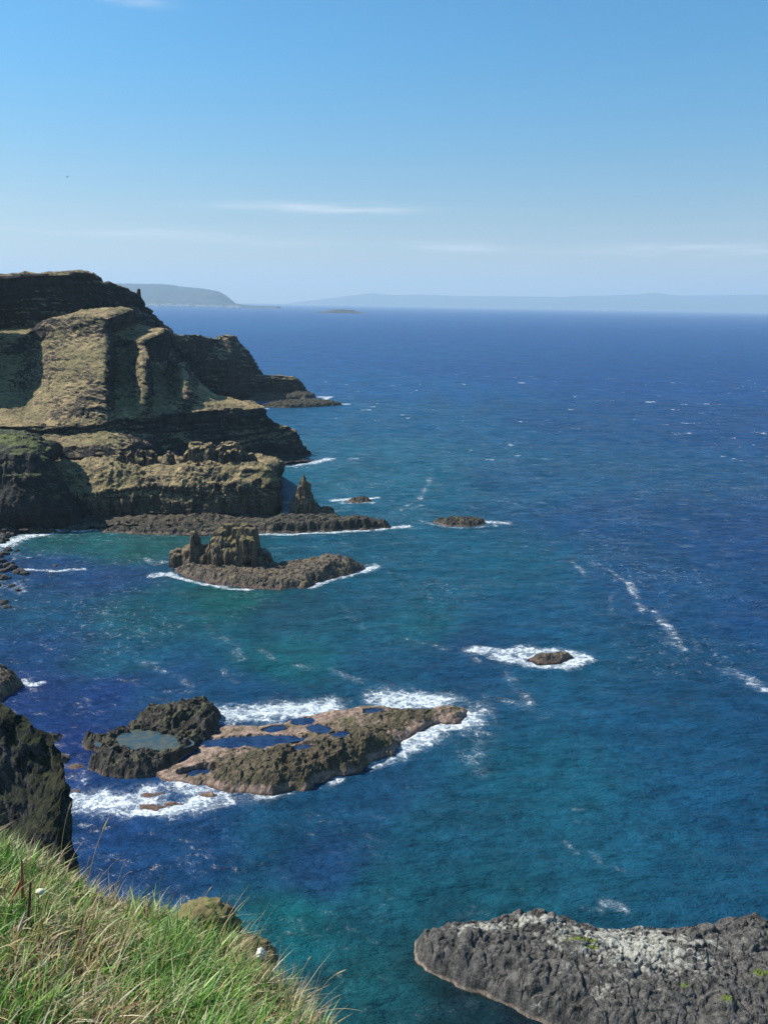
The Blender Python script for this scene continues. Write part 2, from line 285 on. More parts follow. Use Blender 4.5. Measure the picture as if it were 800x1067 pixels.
def build_sea():
    dense = np.radians(np.arange(-36, 36.01, .105)); rest = np.radians(np.concatenate([np.arange(-180, -36, 3.0), np.arange(39, 181, 3.0)]))
    th = np.sort(np.concatenate([dense, rest]))
    dep = np.concatenate([np.radians(np.linspace(60, 44, 100)), np.radians(np.linspace(44, 2.0, 520))[1:], np.radians(np.linspace(2.0, .1145, 40))[1:]])
    r = CAMH/np.tan(dep)
    T, R_ = np.meshgrid(th, r); x = (np.sin(T)*R_).ravel(); y = (np.cos(T)*R_).ravel(); rr = R_.ravel()
    P = np.stack([x, y, x*0], 1)
    wf = ss(700, 250, rr)
    rot = lambda a, k: (P[:, :2]@np.array([[math.cos(a), math.sin(a)], [-math.sin(a), math.cos(a)]])/np.array(k))
    q = rot(.30, (11, 4.5)); z = .24*fbm(np.column_stack([q[:, 0], q[:, 1], x*0]), 4, 3, .55)
    q = rot(-.15, (40, 16)); z = z+.35*vnoise(np.column_stack([q[:, 0], q[:, 1], x*0+3]), 9)
    q = rot(.1, (4.5, 1.9)); z = z+.16*fbm(np.column_stack([q[:, 0], q[:, 1], x*0+7]), 3, 13, .6)*ss(280, 110, rr)
    q = rot(.18, (7, 3.0)); z = z+.26*ridged(np.column_stack([q[:, 0], q[:, 1], x*0+5]), 3, 17)*ss(420, 200, rr)
    q = rot(-.08, (20, 7.5)); z = z+.36*ridged(np.column_stack([q[:, 0], q[:, 1], x*0+2]), 2, 19)
    P[:, 2] = z*wf-.12
    foam = np.zeros(len(x)); m = rr < 1100
    xm, ym = x[m], y[m]; fm = np.zeros(len(xm))
    wx = fbm(np.column_stack([xm/9, ym/9, xm*0]), 3, 21)*2.6; wy = fbm(np.column_stack([xm/9, ym/9, xm*0+5]), 3, 22)*2.6
    for pts, w, s in FOAM:
        Wp = [sea(*p)[:2] for p in pts]; d = np.full(len(xm), 1e9)
        c = np.mean(Wp, 0); near = np.hypot(xm-c[0], ym-c[1]) < w*8+max(np.linalg.norm(a-c) for a in Wp)
        sc_ = 1.0 if s > .95 else 1.4
        xs, ys = xm[near]+wx[near]*sc_*.5*min(w/1.5, 1.5), ym[near]+wy[near]*sc_*min(w/1.5, 1.5)
        dd = d[near]
        for a, b in zip(Wp[:-1], Wp[1:]): dd = np.minimum(dd, seg_d(xs, ys, a, b))
        ww = w*1.2
        ks = min(s, 1.05) if s > .95 else s*.58
        ks = ks*.86
        ks = ks*(1 if s > .95 else np.clip(.95+1.5*fbm(np.column_stack([xs/5, ys/7, xs*0+3]), 2, 71), .35, 1.4))
        fm[near] = np.maximum(fm[near], ks*np.exp(-(dd/(ww if s > .95 else ww*1.15))**2))
    foam[m] = fm
    lr = np.log(rr); th_ = np.arctan2(x, y)
    acc = np.zeros((len(x), 3)); ws = np.zeros(len(x))
    wob = fbm(np.column_stack([x/45, y/70, x*0]), 4, 31)*.05; wob2 = fbm(np.column_stack([x/45, y/70, x*0+9]), 4, 33)*.05
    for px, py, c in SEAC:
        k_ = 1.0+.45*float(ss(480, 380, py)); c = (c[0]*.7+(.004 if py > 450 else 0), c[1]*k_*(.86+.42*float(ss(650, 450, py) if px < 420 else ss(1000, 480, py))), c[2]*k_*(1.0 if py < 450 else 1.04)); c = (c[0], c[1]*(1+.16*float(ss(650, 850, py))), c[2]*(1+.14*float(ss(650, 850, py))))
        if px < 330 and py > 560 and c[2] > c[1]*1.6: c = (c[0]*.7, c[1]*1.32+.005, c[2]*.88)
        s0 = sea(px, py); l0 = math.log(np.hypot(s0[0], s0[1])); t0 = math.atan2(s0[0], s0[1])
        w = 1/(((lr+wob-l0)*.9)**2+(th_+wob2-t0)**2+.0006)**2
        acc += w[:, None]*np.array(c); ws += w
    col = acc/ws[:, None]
    nn, mm = len(th), len(r)
    return P, grid_faces(nn, mm), {'foam': foam, 'water': col}
def sea_material():
    m = NT('sea_water')
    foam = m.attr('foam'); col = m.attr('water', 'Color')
    big = m.noise(.035, 4, .6, stretch=(1, .6, 1)); med = m.noise(.22, 5, .62, stretch=(.55, 1, 1))
    rip = m.noise(.8, 5, .7, stretch=(.6, 1, 1))
    tone = m.math('MULTIPLY_ADD', m.math('ADD', m.math('SUBTRACT', med, .5), m.math('MULTIPLY', m.math('SUBTRACT', rip, .5), .6)), 1.5, 1.0)  # light and dark of the ripples painted into the water colour
    tone = m.math('MULTIPLY', tone, m.math('MULTIPLY_ADD', m.math('SUBTRACT', big, .5), .9, 1.0))
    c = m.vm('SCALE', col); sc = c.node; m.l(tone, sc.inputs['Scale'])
    # kelp beds and lacy foam
    n1 = m.noise(.55, 7, .72, dist=.6); n2 = m.noise(1.7, 5, .7)
    vor = m.n('ShaderNodeTexVoronoi', feature='DISTANCE_TO_EDGE'); vor.inputs['Scale'].default_value = .42
    warp = m.vm('ADD', m.vm('MULTIPLY', m.pos, (.75, 1, 1)), m.vm('SCALE', m.noise(.35, 6, .7, col=True))); m.l(warp, vor.inputs['Vector'])
    vo2 = m.n('ShaderNodeTexVoronoi', feature='DISTANCE_TO_EDGE'); vo2.inputs['Scale'].default_value = 1.5; m.l(warp, vo2.inputs['Vector'])
    for nd in m.t.nodes:
        if nd.bl_idname == 'ShaderNodeVectorMath' and nd.operation == 'SCALE' and not nd.inputs['Scale'].is_linked: nd.inputs['Scale'].default_value = 4.5
    lace = m.math('MAXIMUM', m.ramp(vor.outputs['Distance'], .0, .22, 1, 0), m.math('MULTIPLY', m.ramp(vo2.outputs['Distance'], .0, .22, 1, 0), .75))
    v = m.math('ADD', m.math('MULTIPLY', foam, 1.0), m.math('MULTIPLY', m.math('SUBTRACT', n1, .5), 1.5))
    v = m.math('ADD', v, m.math('MULTIPLY', m.math('SUBTRACT', lace, .5), .75))
    v = m.math('ADD', v, m.math('MULTIPLY', m.math('SUBTRACT', n2, .5), .35))
    f = m.math('MULTIPLY', m.ramp(v, .60, 1.08, 0, .92), m.ramp(foam, .10, .35))
    soft = m.math('MULTIPLY', m.ramp(foam, .05, .9), m.ramp(v, .05, .6, 0, .30))
    f = m.math('MAXIMUM', f, soft)
    # wind-blown whitecaps far out
    yy = m.sepz(m.pos, 1)
    wc = m.noise(.075, 6, .72, stretch=(.6, 1.0, 1)); wc2 = m.noise(.006, 3, .5)
    win = m.math('MULTIPLY', m.ramp(yy, 330, 520), m.ramp(yy, 1100, 820))
    thr = m.math('MULTIPLY_ADD', wc2, -.20, .742)
    cap = m.math('MULTIPLY', m.ramp(m.math('SUBTRACT', wc, thr), .0, .04), win)
    tiny = m.math('MULTIPLY', m.ramp(m.noise(.16, 6, .75, stretch=(.5, 1, 1)), .70, .76), m.math('MULTIPLY', m.ramp(yy, 100, 200), m.ramp(yy, 600, 350, 0, .35)))
    f = m.math('MAXIMUM', f, m.math('MAXIMUM', m.math('MULTIPLY', cap, .9), tiny))
    veil = m.math('MULTIPLY', m.ramp(m.noise(.2, 8, .78, stretch=(.5, 1, 1)), .53, .75, 0, .20), m.ramp(yy, 150, 320))
    f = m.math('MAXIMUM', f, m.math('MULTIPLY', veil, m.ramp(yy, 900, 500)))
    amb = m.math('MULTIPLY', m.ramp(m.math('ADD', lace, m.math('MULTIPLY', m.math('SUBTRACT', n1, .5), 2.4)), .92, 1.35), m.ramp(m.noise(.022, 4, .6, stretch=(.8, .6, 1)), .50, .62))
    f = m.math('MAXIMUM', f, m.math('MULTIPLY', amb, m.math('MULTIPLY', m.ramp(yy, 130, 190), m.ramp(yy, 520, 380, 0, .26))))
    base = m.mix(f, c, m.mix(m.ramp(n2, .35, .6), (.42, .52, .58), (.82, .85, .87)))
    dif = m.n('ShaderNodeBsdfDiffuse'); m.l(base, dif.inputs['Color'])
    gl = m.n('ShaderNodeBsdfGlossy'); gl.inputs['Roughness'].default_value = .27
    fr = m.n('ShaderNodeFresnel'); fr.inputs['IOR'].default_value = 1.33
    fac = m.math('MULTIPLY', m.math('MULTIPLY_ADD', fr.outputs[0], .26, .03), m.ramp(f, .1, .6, 1, .1))
    mx = m.n('ShaderNodeMixShader'); m.l(fac, mx.inputs[0]); m.l(dif.outputs[0], mx.inputs[1]); m.l(gl.outputs[0], mx.inputs[2]); m.l(mx.outputs[0], m.out.inputs['Surface'])
    a = m.noise(.9, 5, .7, col=True, stretch=(.5, 1, 1)); b = m.noise(.16, 4, .6, col=True, stretch=(.5, 1, 1))
    s1 = m.vm('MULTIPLY', m.vm('SUBTRACT', a, (.5, .5, .5)), (1.0, 1.3, 0)); s2 = m.vm('MULTIPLY', m.vm('SUBTRACT', b, (.5, .5, .5)), (.6, .8, 0))
    m.l(m.vm('NORMALIZE', m.vm('ADD', m.geo.outputs['Normal'], m.vm('ADD', s1, s2))), gl.inputs['Normal']); m.l(gl.inputs['Normal'].links[0].from_socket, fr.inputs['Normal'])
    s3 = m.vm('NORMALIZE', m.vm('ADD', m.geo.outputs['Normal'], m.vm('MULTIPLY', m.vm('ADD', s1, s2), (.5, .5, 0)))); 
    bm_ = m.n('ShaderNodeBump'); bm_.inputs['Distance'].default_value = 2.6; m.l(m.noise(.34, 6, .68, stretch=(.42, 1, 1)), bm_.inputs['Height']); m.l(s3, bm_.inputs['Normal'])
    m.l(bm_.outputs[0], dif.inputs['Normal'])
    bg_ = m.n('ShaderNodeBump'); bg_.inputs['Distance'].default_value = .45; m.l(bm_.inputs['Height'].links[0].from_socket, bg_.inputs['Height']); m.l(gl.inputs['Normal'].links[0].from_socket, bg_.inputs['Normal'])
    m.l(bg_.outputs[0], gl.inputs['Normal']); m.l(bg_.outputs[0], fr.inputs['Normal'])
    return m.m
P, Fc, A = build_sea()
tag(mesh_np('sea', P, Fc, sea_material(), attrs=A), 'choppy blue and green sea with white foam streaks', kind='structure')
# ------------------------------------------------------------------ headland lofts
def rows_of(L): return [[(sea(p[0], p[1]) if len(p) == 2 else at(*p)) for p in r] for r in L]
def back_of(row, dy, dz=0.0): return [np.array(p)+np.array([0, dy, dz]) for p in row]
# farthest: plateau crest, the chimney ridge and its tip
D = rows_of([
 [(-140,287,430),(0,286,440),(30,284,442),(60,284,446),(86,283,450),(94,293,455),(126,299.5,470),(134,315,482),(147,324,510),(160,335,545),(169,344,570),(181,349,600),(200,350,630),(224,353,670),(229,350,682),(240,351,690),(244,358,694),(257,370,700),(260,390,705),(284,392,715),(305,394,722),(312,400,728),(314,405,730)],
 [(-140,318,429),(0,318,439),(30,312,441),(60,310,444),(86,312,448),(98,318,453),(128,322,468),(140,326,470),(152,330,495),(160,345,520),(168,352,550),(181,360,590),(196,362,620),(212,368,655),(226,362,668),(240,362,675),(246,368,682),(256,376,690),(259,394,700),(282,396,712),(304,398,720),(311,403,727),(314,406,729)],
 [(-140,345,427),(0,345,437),(30,335,438),(60,330,440),(86,330,444),(98,340,450),(126,345,464),(140,350,472),(154,350,478),(165,362,500),(176,374,520),(182,378,575),(192,380,612),(208,385,642),(226,376,655),(240,375,662),(248,379,672),(255,388,686),(258,400,698),(282,402,710),(303,404,719),(311,407,726),(314,409,729)],
 [(-140,400,400),(0,400,408),(30,395,414),(60,395,420),(86,395,422),(98,395,428),(126,398,438),(140,398,448),(154,398,470),(165,400,495),(176,402,515),(182,404,570),(192,406,608),(208,408,640),(226,407,652),(240,405,660),(248,404,670),(256,406,684),(258,409,698),(282,409,711),(303,409,720),(311,410,727),(315,410,731)],
 [(-140,470),(0,460),(30,455),(60,452),(86,450),(98,446),(126,442),(140,438),(154,434),(165,430),(176,427),(182,424),(192,420),(208,418),(226,417),(240,416),(250,415),(258,415),(264,414),(283,414),(303,413),(311,412),(316,412)],
])
D = [back_of(D[0], 120, -40)] + [back_of(D[0], 18, -1.5)] + D
hill_far = tag(loft('cliff', D, M_head_far, 1.2, 2.6, seed=11, fl=9, bw=.25, lw=1.5), 'tall dark cliff with flat grassy top running down to a far point', 'cliff')
# middle: sunlit grass slope with rock ribs, then the long dark band
Crow = [
 [(-140,352,402),(0,352,408),(26,350,412),(44,338,406),(62,334,402),(85,332,398),(108,333,400),(118,347,424),(134,354,418),(149,356,408),(154,376,446),(172,386,456),(190,378,440),(204,394,462),(225,412,452),(250,419,440),(274,424,425)],
 [(-140,372,396),(0,372,402),(26,368,408),(44,356,402),(62,352,396),(85,352,391),(110,350,394),(119,362,416),(134,366,412),(150,366,402),(156,386,434),(172,392,440),(192,386,428),(205,399,448),(225,414,446),(250,420,436),(275,425,423)],
 [(-140,410,366),(0,412,372),(24,410,380),(38,402,376),(62,395,370),(85,392,366),(110,388,366),(117,400,388),(136,402,384),(151,402,378),(158,410,404),(175,412,406),(192,409,398),(206,414,412),(225,419,422),(250,423,427),(275,425,422)],
 [(-140,452,318),(0,448,326),(26,448,330),(45,446,334),(62,446,336),(85,444,340),(110,441,346),(120,440,350),(135,438,357),(150,436,363),(160,435,368),(175,433,376),(190,432,382),(205,431,389),(225,429,398),(250,427,408),(276,426,420)]]
Cw = rows_of(Crow); Cw = [[p+(np.array([0, 45, 4]) if i < 11 else np.array([-6, 12, -7-(i-11)])) for i, p in enumerate(Cw[0])]] + Cw
tag(loft('hillside', Cw, M_head, .65, 2.0, seed=23, fl=6, lw=1.5, sw=.35, bw=.5), 'sunlit tan and green grass slope with rock ribs and shaded gullies', kind='structure')
Brow = [
 [(-140,450,320),(0,447,328),(28,447,332),(45,445,335),(62,445,337),(85,443,341),(110,440,347),(135,437,358),(160,434,369),(190,431,383),(225,428,399),(250,426,409),(274,425,421),(280,438,424),(290,443,426),(304,446,430),(312,461,430),(324,477,431)],
 [(-140,468,318),(0,462,326),(28,459,330),(45,456,332),(62,456,334),(85,453,338),(110,451,344),(135,452,355),(160,452,366),(190,450,380),(225,448,396),(250,446,406),(273,444,417),(281,450,419),(292,453,421),(306,456,426),(314,468,427),(325,478,430)],
 [(-140,480,305),(0,470,312),(28,467,315),(45,467,314),(62,467,315),(85,465,319),(110,464,324),(135,464,334),(160,460,357),(190,459,374),(225,458,391),(250,456,402),(272,456,413),(282,460,414),(294,463,416),(308,466,421),(316,473,425),(325,479,429)],
 [(-140,495,302),(0,482,308),(28,480,310),(45,478,310),(62,477,311),(85,476,314),(110,476,318),(135,478,326),(160,478,351),(190,475,369),(225,474,387),(250,473,398),(273,472,409),(283,472,411),(296,474,414),(310,475,419),(318,477,424),(326,480,429)],
 [(-140,540),(0,535),(28,530),(45,525),(62,520),(85,518),(110,515),(135,512),(160,505),(190,498),(225,492),(250,489),(274,487),(285,486),(298,485),(312,483),(320,482),(327,480)]]
Bw = rows_of(Brow); Bw = [[p+(np.array([0, 40, -2]) if i < 12 else np.array([-6, 14, -9-2*(i-12)])) for i, p in enumerate(Bw[0])]] + Bw
tag(loft('cliff', Bw, M_band, .7, 2.1, seed=37, fl=6, strata=3.2, bw=.2, lw=1.6), 'long dark banded cliff with ledges under the sunlit grass slope', 'cliff')
Arow = [
 [(20,478,306),(48,482,303),(75,484,303),(100,484,303),(125,486,303),(150,486,303),(175,486,303),(200,485,303),(225,484,303),(250,484,304),(270,485,304),(280,488,305),(283,494,318),(280,500,345)],
 [(20,490,300),(48,490,299),(75,494,298),(100,495,297),(125,494,298),(150,493,299),(175,493,299),(200,492,299),(225,491,299),(250,490,299),(270,490,300),(281,492,302),(285,498,316),(281,505,345)],
 [(20,512,295),(48,512,294),(75,514,292),(100,513,291),(125,509,292),(150,506,294),(175,506,294),(200,504,294),(225,503,295),(250,503,295),(270,500,297),(284,500,300),(287,505,315),(283,512,345)],
 [(20,540,291),(48,540,291),(75,541,290),(100,540,289),(125,538,290),(150,537,291),(175,537,291),(200,537,291),(225,537,291),(250,537,292),(272,537,293),(285,537,298),(289,535,316),(285,532,345)],
 [(20,557),(48,557),(75,554),(100,553),(125,552),(150,552),(175,552),(200,551),(225,551),(250,550),(273,550),(288,546),(291,538),(287,520)]]
Aw = rows_of(Arow); Aw = [back_of(Aw[0], 30, -3)] + Aw
tag(loft('cliff', Aw, M_prom, .40, 2.0, seed=51, fl=3.6, strata=5, sw=.35, lw=2.6, bw=.4), 'sunlit brown columned cliff of the promontory with tan grass ledges', 'cliff')
Hrow = [
 [(-140,452,292),(-40,458,288),(0,462,284),(18,466,282),(32,471,282),(42,474,285),(48,478,290),(50,484,300)],
 [(-140,465,284),(-40,470,281),(0,472,279),(18,473,278),(34,474,279),(47,477,282),(56,486,288),(62,500,298)],
 [(-140,500,280),(-40,500,277),(0,500,276),(18,500,275),(38,500,275),(56,503,279),(68,512,285),(74,520,296)],
 [(-140,540,276),(-40,535,272),(0,530,271),(18,530,271),(42,530,272),(65,532,275),(80,535,282),(84,540,292)],
 [(-140,580),(-40,566),(0,556),(18,553),(45,552),(70,551),(84,550),(90,549)]]
Hw = rows_of(Hrow); Hw = [back_of(Hw[0], 14, 2)] + Hw
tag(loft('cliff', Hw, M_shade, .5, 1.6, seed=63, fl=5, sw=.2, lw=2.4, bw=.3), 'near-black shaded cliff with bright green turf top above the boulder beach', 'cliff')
X0 = at(-75, 400, 380)[0]  # off-frame buttress, crest shaped to throw shade on the slope's left part
U = [(X0-60, 440, 118), (X0-20, 428, 118), (X0, 412, 112), (X0+3, 390, 100), (X0, 368, 88), (X0-6, 352, 76), (X0-30, 340, 66), (X0-80, 335, 60)]
UW = [[np.array([x-60, y+12, z-2.0]) for x, y, z in U], [np.array([x, y, z]) for x, y, z in U], [np.array([x+4, y-2, z-22]) for x, y, z in U], [np.array([x+9, y-6, 20.0]) for x, y, z in U]]
tag(loft('cliff', UW, M_head, 1.2, 2.0, seed=44), 'tall unseen buttress beyond the left edge, shading the grass slope', 'cliff')
# ------------------------------------------------------------------ heightfield rocks
def poly_dist(x, y, Pg):
    n = len(Pg); d = np.full(x.shape, 1e9); ins = np.zeros(x.shape, bool)
    for i in range(n):
        a, b = Pg[i], Pg[(i+1) % n]; d = np.minimum(d, seg_d(x, y, a, b))
        c = ((a[1] > y) != (b[1] > y)) & (x < (b[0]-a[0])*(y-a[1])/(b[1]-a[1]+1e-12)+a[0]); ins ^= c
    return np.where(ins, d, -d)
def islet(name, poly, hfun, res, mat, parent=None, margin=1.5, wob=1.0, attrs=None, rough=.5, seed=0):
    """a rock standing in the sea: outline on the water, hfun(x, y, d) gives its height d metres in from the waterline"""
    Pg = [sea(*p)[:2] for p in poly]; A_ = np.array(Pg); lo = A_.min(0)-margin*2; hi = A_.max(0)+margin*2
    gx = np.arange(lo[0], hi[0], res); gy = np.arange(lo[1], hi[1], res)
    X, Y = np.meshgrid(gx, gy); x, y = X.ravel(), Y.ravel(); z0 = x*0
    w1 = fbm(np.column_stack([x/4, y/4, z0]), 4, seed)*wob*2.2
    d = poly_dist(x, y, Pg)+w1
    z = hfun(x, y, d)
    z = np.where(d < 0, np.maximum(d*1.1, -1.6), z)
    V = np.column_stack([x, y, z])
    jit = rough*res*1.2
    V[:, 0] += fbm(V/1.1, 3, seed+40)*jit; V[:, 1] += fbm(V/1.1+9, 3, seed+41)*jit
    mk = (d > -margin)
    at_ = attrs(x, y, d) if attrs else {}
    V, F2, at_ = compact(V, grid_faces(len(gx), len(gy), mk), at_)
    return mesh_np(name, V, F2, mat, parent, smooth=False, attrs=at_)
def crag(x, y, sz, seed):
    p = np.column_stack([x/sz, y/sz, x*0+seed]); p[:, :2] += (fbm(p*.8, 2, seed+1)*.5)[:, None]
    return ridged(p, 5, seed)-.25+.6*(worley2(x/sz*1.3, y/sz*1.3, seed)[2]-.5)
def columns(x, y, s, seed, tilt=0):
    f1, f2, cr, cx, cy = worley2(x/s, y/s, seed)
    return f1, f2, cr, cx*s, cy*s
def stack_mesh(name, sil, Yc, wid, mat, zb=0.0, cell=1.6, res=.22, seed=0, parent=None, lean=0.0, taper=.25, off=None):
    """a wall-like crag whose skyline follows sil, built of upright columns"""
    Pw = np.array([at(px, py, Yc) for px, py in sil]); xs, zs = Pw[:, 0], Pw[:, 2]
    x0, x1 = xs.min()-2, xs.max()+2
    gx = np.arange(x0, x1, res); gy = np.arange(Yc-wid*1.5, Yc+wid*1.5, res)
    X, Y = np.meshgrid(gx, gy); x, y = X.ravel(), Y.ravel()
    wx = fbm(np.column_stack([x/2.5, y/2.5, x*0]), 3, seed)*.7; wy = fbm(np.column_stack([x/2.5, y/2.5, x*0+4]), 3, seed+1)*.7
    f1, f2, cr, cx, cy = columns(x+wx, y+wy, cell, seed)
    g1, g2, dr, dx, dy = columns(x+wx, y+wy, cell*2.7, seed+7)
    cx = cx*.55+x*.45
    top = np.interp(cx, xs, zs, left=zb-2, right=zb-2)
    h = np.clip(top-zb, 0.0, None)
    wl = wid*(.55+.45*np.clip(h/(h.max()+1e-6), 0, 1))*(1+.25*(dr-.5))
    cyo = Yc+(off(cx) if off else 0)
    flu = ridged(np.column_stack([x/4.2, y/7, x*0+seed]), 3, seed+50)
    t = np.abs(cy*.6+y*.4-cyo)/wl+.08*flu
    prof = 1-ss(1-taper, 1.12, t)
    prof *= 1-.30*ss(.25, .9, t)*(.2+1.4*dr)
    z = zb+h*prof*(1-.10*cr*(t > .2))
    z += np.where(h > .3, .5*fbm(np.column_stack([x/1.4, y/1.4, x*0]), 3, seed+4), 0)-.35*ss(.18, .0, f2-f1)
    m = (z > zb+.12) & (h > .05)
    z = np.where(m, z, zb-1.2)
    V = np.column_stack([x, y, z]); hh = ss(0, 1, (z-zb)/3)
    V[:, 0] += hh*(fbm(V/np.array([2.2, 2.2, 3.5]), 4, seed+12)*1.3)+lean*(z-zb); V[:, 1] += hh*fbm(V/np.array([2.2, 2.2, 3.5])+7, 4, seed+13)*1.3
    V, F2, _ = compact(V, grid_faces(len(gx), len(gy), m))
    return mesh_np(name, V, F2, mat, parent, smooth=False)
# columns crowning the promontory
K1 = stack_mesh('rock_outcrop', [(184,490),(188,478),(194,471),(199,461),(205,460),(213,462),(222,461),(225,468),(231,461),(242,460),(252,462),(257,473),(263,470),(267,482),(269,492)], 307, 5, M_prom, zb=17, cell=2.1, res=.3, seed=5)
tag(K1, 'lumpy sunlit columned crag on the promontory top, its broad right group', 'rock outcrop', 'column crags on the promontory')
K2 = stack_mesh('rock_outcrop', [(118,491),(121,476),(128,469),(131,480),(136,468),(141,480),(144,467),(150,469),(153,481),(156,468),(162,474),(165,486),(169,488),(171,474),(176,470),(181,475),(184,490)], 308, 4, M_prom, zb=17, cell=1.8, res=.3, seed=9)
tag(K2, 'row of small upright rock columns on the promontory left of the broad crag', 'rock outcrop', 'column crags on the promontory')
K3 = stack_mesh('rock_outcrop', [(136.5,320),(138,311),(139.4,310),(140.2,315),(141.8,314),(142.6,308),(143.6,301),(146,301),(146.8,309),(148.6,311),(150,318),(153,323)], 500, 2.6, M_head_far, zb=at(145,325,500)[2], cell=.9, res=.2, seed=15, taper=.5)
tag(K3, 'thin chimney-shaped rock pinnacles on the far skyline ridge', 'rock pinnacle')
K4 = stack_mesh('rock_outcrop', [(227,356),(229,350),(233,349),(237,350),(239,351),(241,358)], 684, 4, M_head_far, zb=at(234,357,684)[2], cell=2.5, res=.4, seed=16)
tag(K4, 'small square rock knob on the crest of the far dark point', 'rock outcrop')
# ledge with the pinnacle
ledge_poly = [(88,551),(110,556),(150,558),(200,558),(240,557),(300,556),(340,555),(380,553),(407,551),(404,547),(360,544),(320,543),(285,543),(220,545),(140,546),(95,547)]
def h_ledge(x, y, d):
    f1, f2, cr, cx, cy = columns(x, y, 1.5, 3)
    right = ss(at(270,545,290)[0], at(300,545,290)[0], x)
    return (.9+2.2*right)*ss(0, 3, d)+ss(0.2, 2, d)*(.5*(cr-.4)+1.5*fbm(np.column_stack([x/7, y/7, x*0]), 4, 8)+1.0*crag(x, y, 4.5, 9))-.12*ss(.15, 0, f2-f1)+.1
root = empty('sea_stack', sea(322, 548)); tag(root, 'pointed dark pinnacle on a low black rock ledge off the promontory', 'sea stack')
def under(o, r): 
    o.parent = r; o.matrix_parent_inverse = Matrix.Translation(-r.location); return o
under(islet('ledge', ledge_poly, h_ledge, .3, M_dark, seed=2), root)
under(stack_mesh('pinnacle', [(300,543),(302,526),(306,518),(310,512),(313,503),(316,495),(319,500),(322,505),(325,514),(327,524),(331,524),(334,529),(339,527),(346,529),(349,536),(356,541)], 301, 4.2, M_stack, zb=1.0, cell=1.5, res=.2, seed=21), root)
# stack islet
root = empty('sea_stack', sea(270, 600)); tag(root, 'broad castle-like brown sea stack on an islet with a flat cobbled tail', 'sea stack')
tail = [(180,598),(202,606),(241,613),(290,616),(322,613),(342,606),(365,601),(381,594),(376,590),(342,586),(303,589),(260,592),(215,592),(181,592)]
def h_tail(x, y, d):
    f1, f2, cr, cx, cy = columns(x, y, 1.0, 5)
    xr = at(300,600,234)[0]
    return 2.2*ss(0, 4, d)+1.6*ss(xr, xr+14, x)*ss(0, 5, d)+ss(.3, 2, d)*(.40*(cr-.4)+1.0*fbm(np.column_stack([x/6, y/6, x*0]), 4, 18)+.7*crag(x, y, 3.6, 19))-.15*ss(.16, 0, f2-f1)+.1
under(islet('ledge', tail, h_tail, .2, M_ledge, seed=4), root)
under(stack_mesh('crag', [(178,602),(179,575),(184,571),(190,572),(197,566),(199,555),(203,554),(205,566),(212,569),(218,567),(222,558),(228,548),(234,545),(243,544),(250,545),(252,547),(254,543.5),(261,543),(267,545),(268.5,567),(276,568),(281,574),(284,588),(287,604)], 238, 6.0, M_stack, zb=.8, cell=2.3, res=.16, seed=33, taper=.14,
   off=lambda x: np.where(x > at(222,600,238)[0], -1.5, 0)+np.where((x > at(252,600,238)[0]), -1.5, 0)), root)
# dark islet with a pale pool
dark_poly = [(88,775),(89,783),(103,788),(95,797),(91,803),(108,810),(143,815),(160,811),(178,802),(196,790),(221,774),(229,756),(230,746),(216,738),(184,740),(155,745),(137,756),(128,766),(105,771)]
def bl(px, py, z=0): return sea(px, py, z)[:2]
def gauss(x, y, px, py, rx, ry, z=0):
    c = bl(px, py, z); return np.exp(-((x-c[0])/rx)**2-((y-c[1])/ry)**2)
def h_dark(x, y, d):
    f1, f2, cr, cx, cy = columns(x, y, 1.1, 6)
    n = fbm(np.column_stack([x/6, y/6, x*0]), 5, 28)
    h = 2.7*(1-np.exp(-np.maximum(d, 0)/1.3))+1.3*n*ss(0, 4, d)+ss(.3, 2, d)*(.55*(cr-.5)+.8*fbm(np.column_stack([x/1.6, y/1.6, x*0]), 3, 29))
    h += .6*gauss(x, y, 205, 750, 8, 6)+1.25*crag(x, y, 3.2, 61)*ss(0, 1.5, d)
    c = bl(150, 771, 2.4); e = ((x-c[0]+.35*(y-c[1]))/6.0)**2+((y-c[1])/3.6)**2+1.1*fbm(np.column_stack([x/2.6, y/2.6, x*0]), 4, 77)
    h = h+(np.maximum(2.35, h)-h)*ss(2.2, 1.5, e)*ss(1.0, 1.4, e)*ss(0, 1.2, d); h = h-(h-1.7)*ss(1.2, .8, e)
    e2 = ((x-bl(180,760,3)[0])/9)**2+((y-bl(180,760,3)[1])/4)**2
    return h-1.0*ss(1.2, .4, e2)+.05
root = empty('rock_islet', sea(160, 790)); tag(root, 'dark rugged rock islet cupping a pale blue-grey tidal pool', 'rock islet')
under(islet('rock_body', dark_poly, h_dark, .2, M_dark, seed=6), root)
def pool(px, py, z, rx, ry, mat, parent, rot=0.0, seed=0, n=40, name='tide_pool'):
    c = sea(px, py, z); V = [c]
    for k in range(n):
        a = 2*math.pi*k/n; r = 1+.22*math.sin(2*a+seed)+.14*math.sin(3*a+seed*2.1)+.08*math.sin(7*a+seed)
        u, v = rx*r*math.cos(a), ry*r*math.sin(a)
        V.append(c+np.array([u*math.cos(rot)-v*math.sin(rot), u*math.sin(rot)+v*math.cos(rot), 0]))
    Fq = [(0, 1+k, 1+(k+1) % n) for k in range(n)]
    return under(mesh_np(name, np.array(V), Fq, mat), parent)
def water_mat(name, c, c2=None, rough=.12):
    m = NT(name); m.l(m.mix(m.ramp(m.noise(.5, 7, .75), .42, .58), c, c2 or c), m.b.inputs['Base Color'])
    m.b.inputs['Roughness'].default_value = rough; m.b.inputs['IOR'].default_value = 1.33
    m.bump(m.noise(3, 3), .03); return m.m
M_pale = water_mat('pale_pool_water', (.030, .062, .080), (.075, .080, .060)); M_blue = water_mat('blue_pool_water', (.006, .018, .060), (.014, .036, .085))
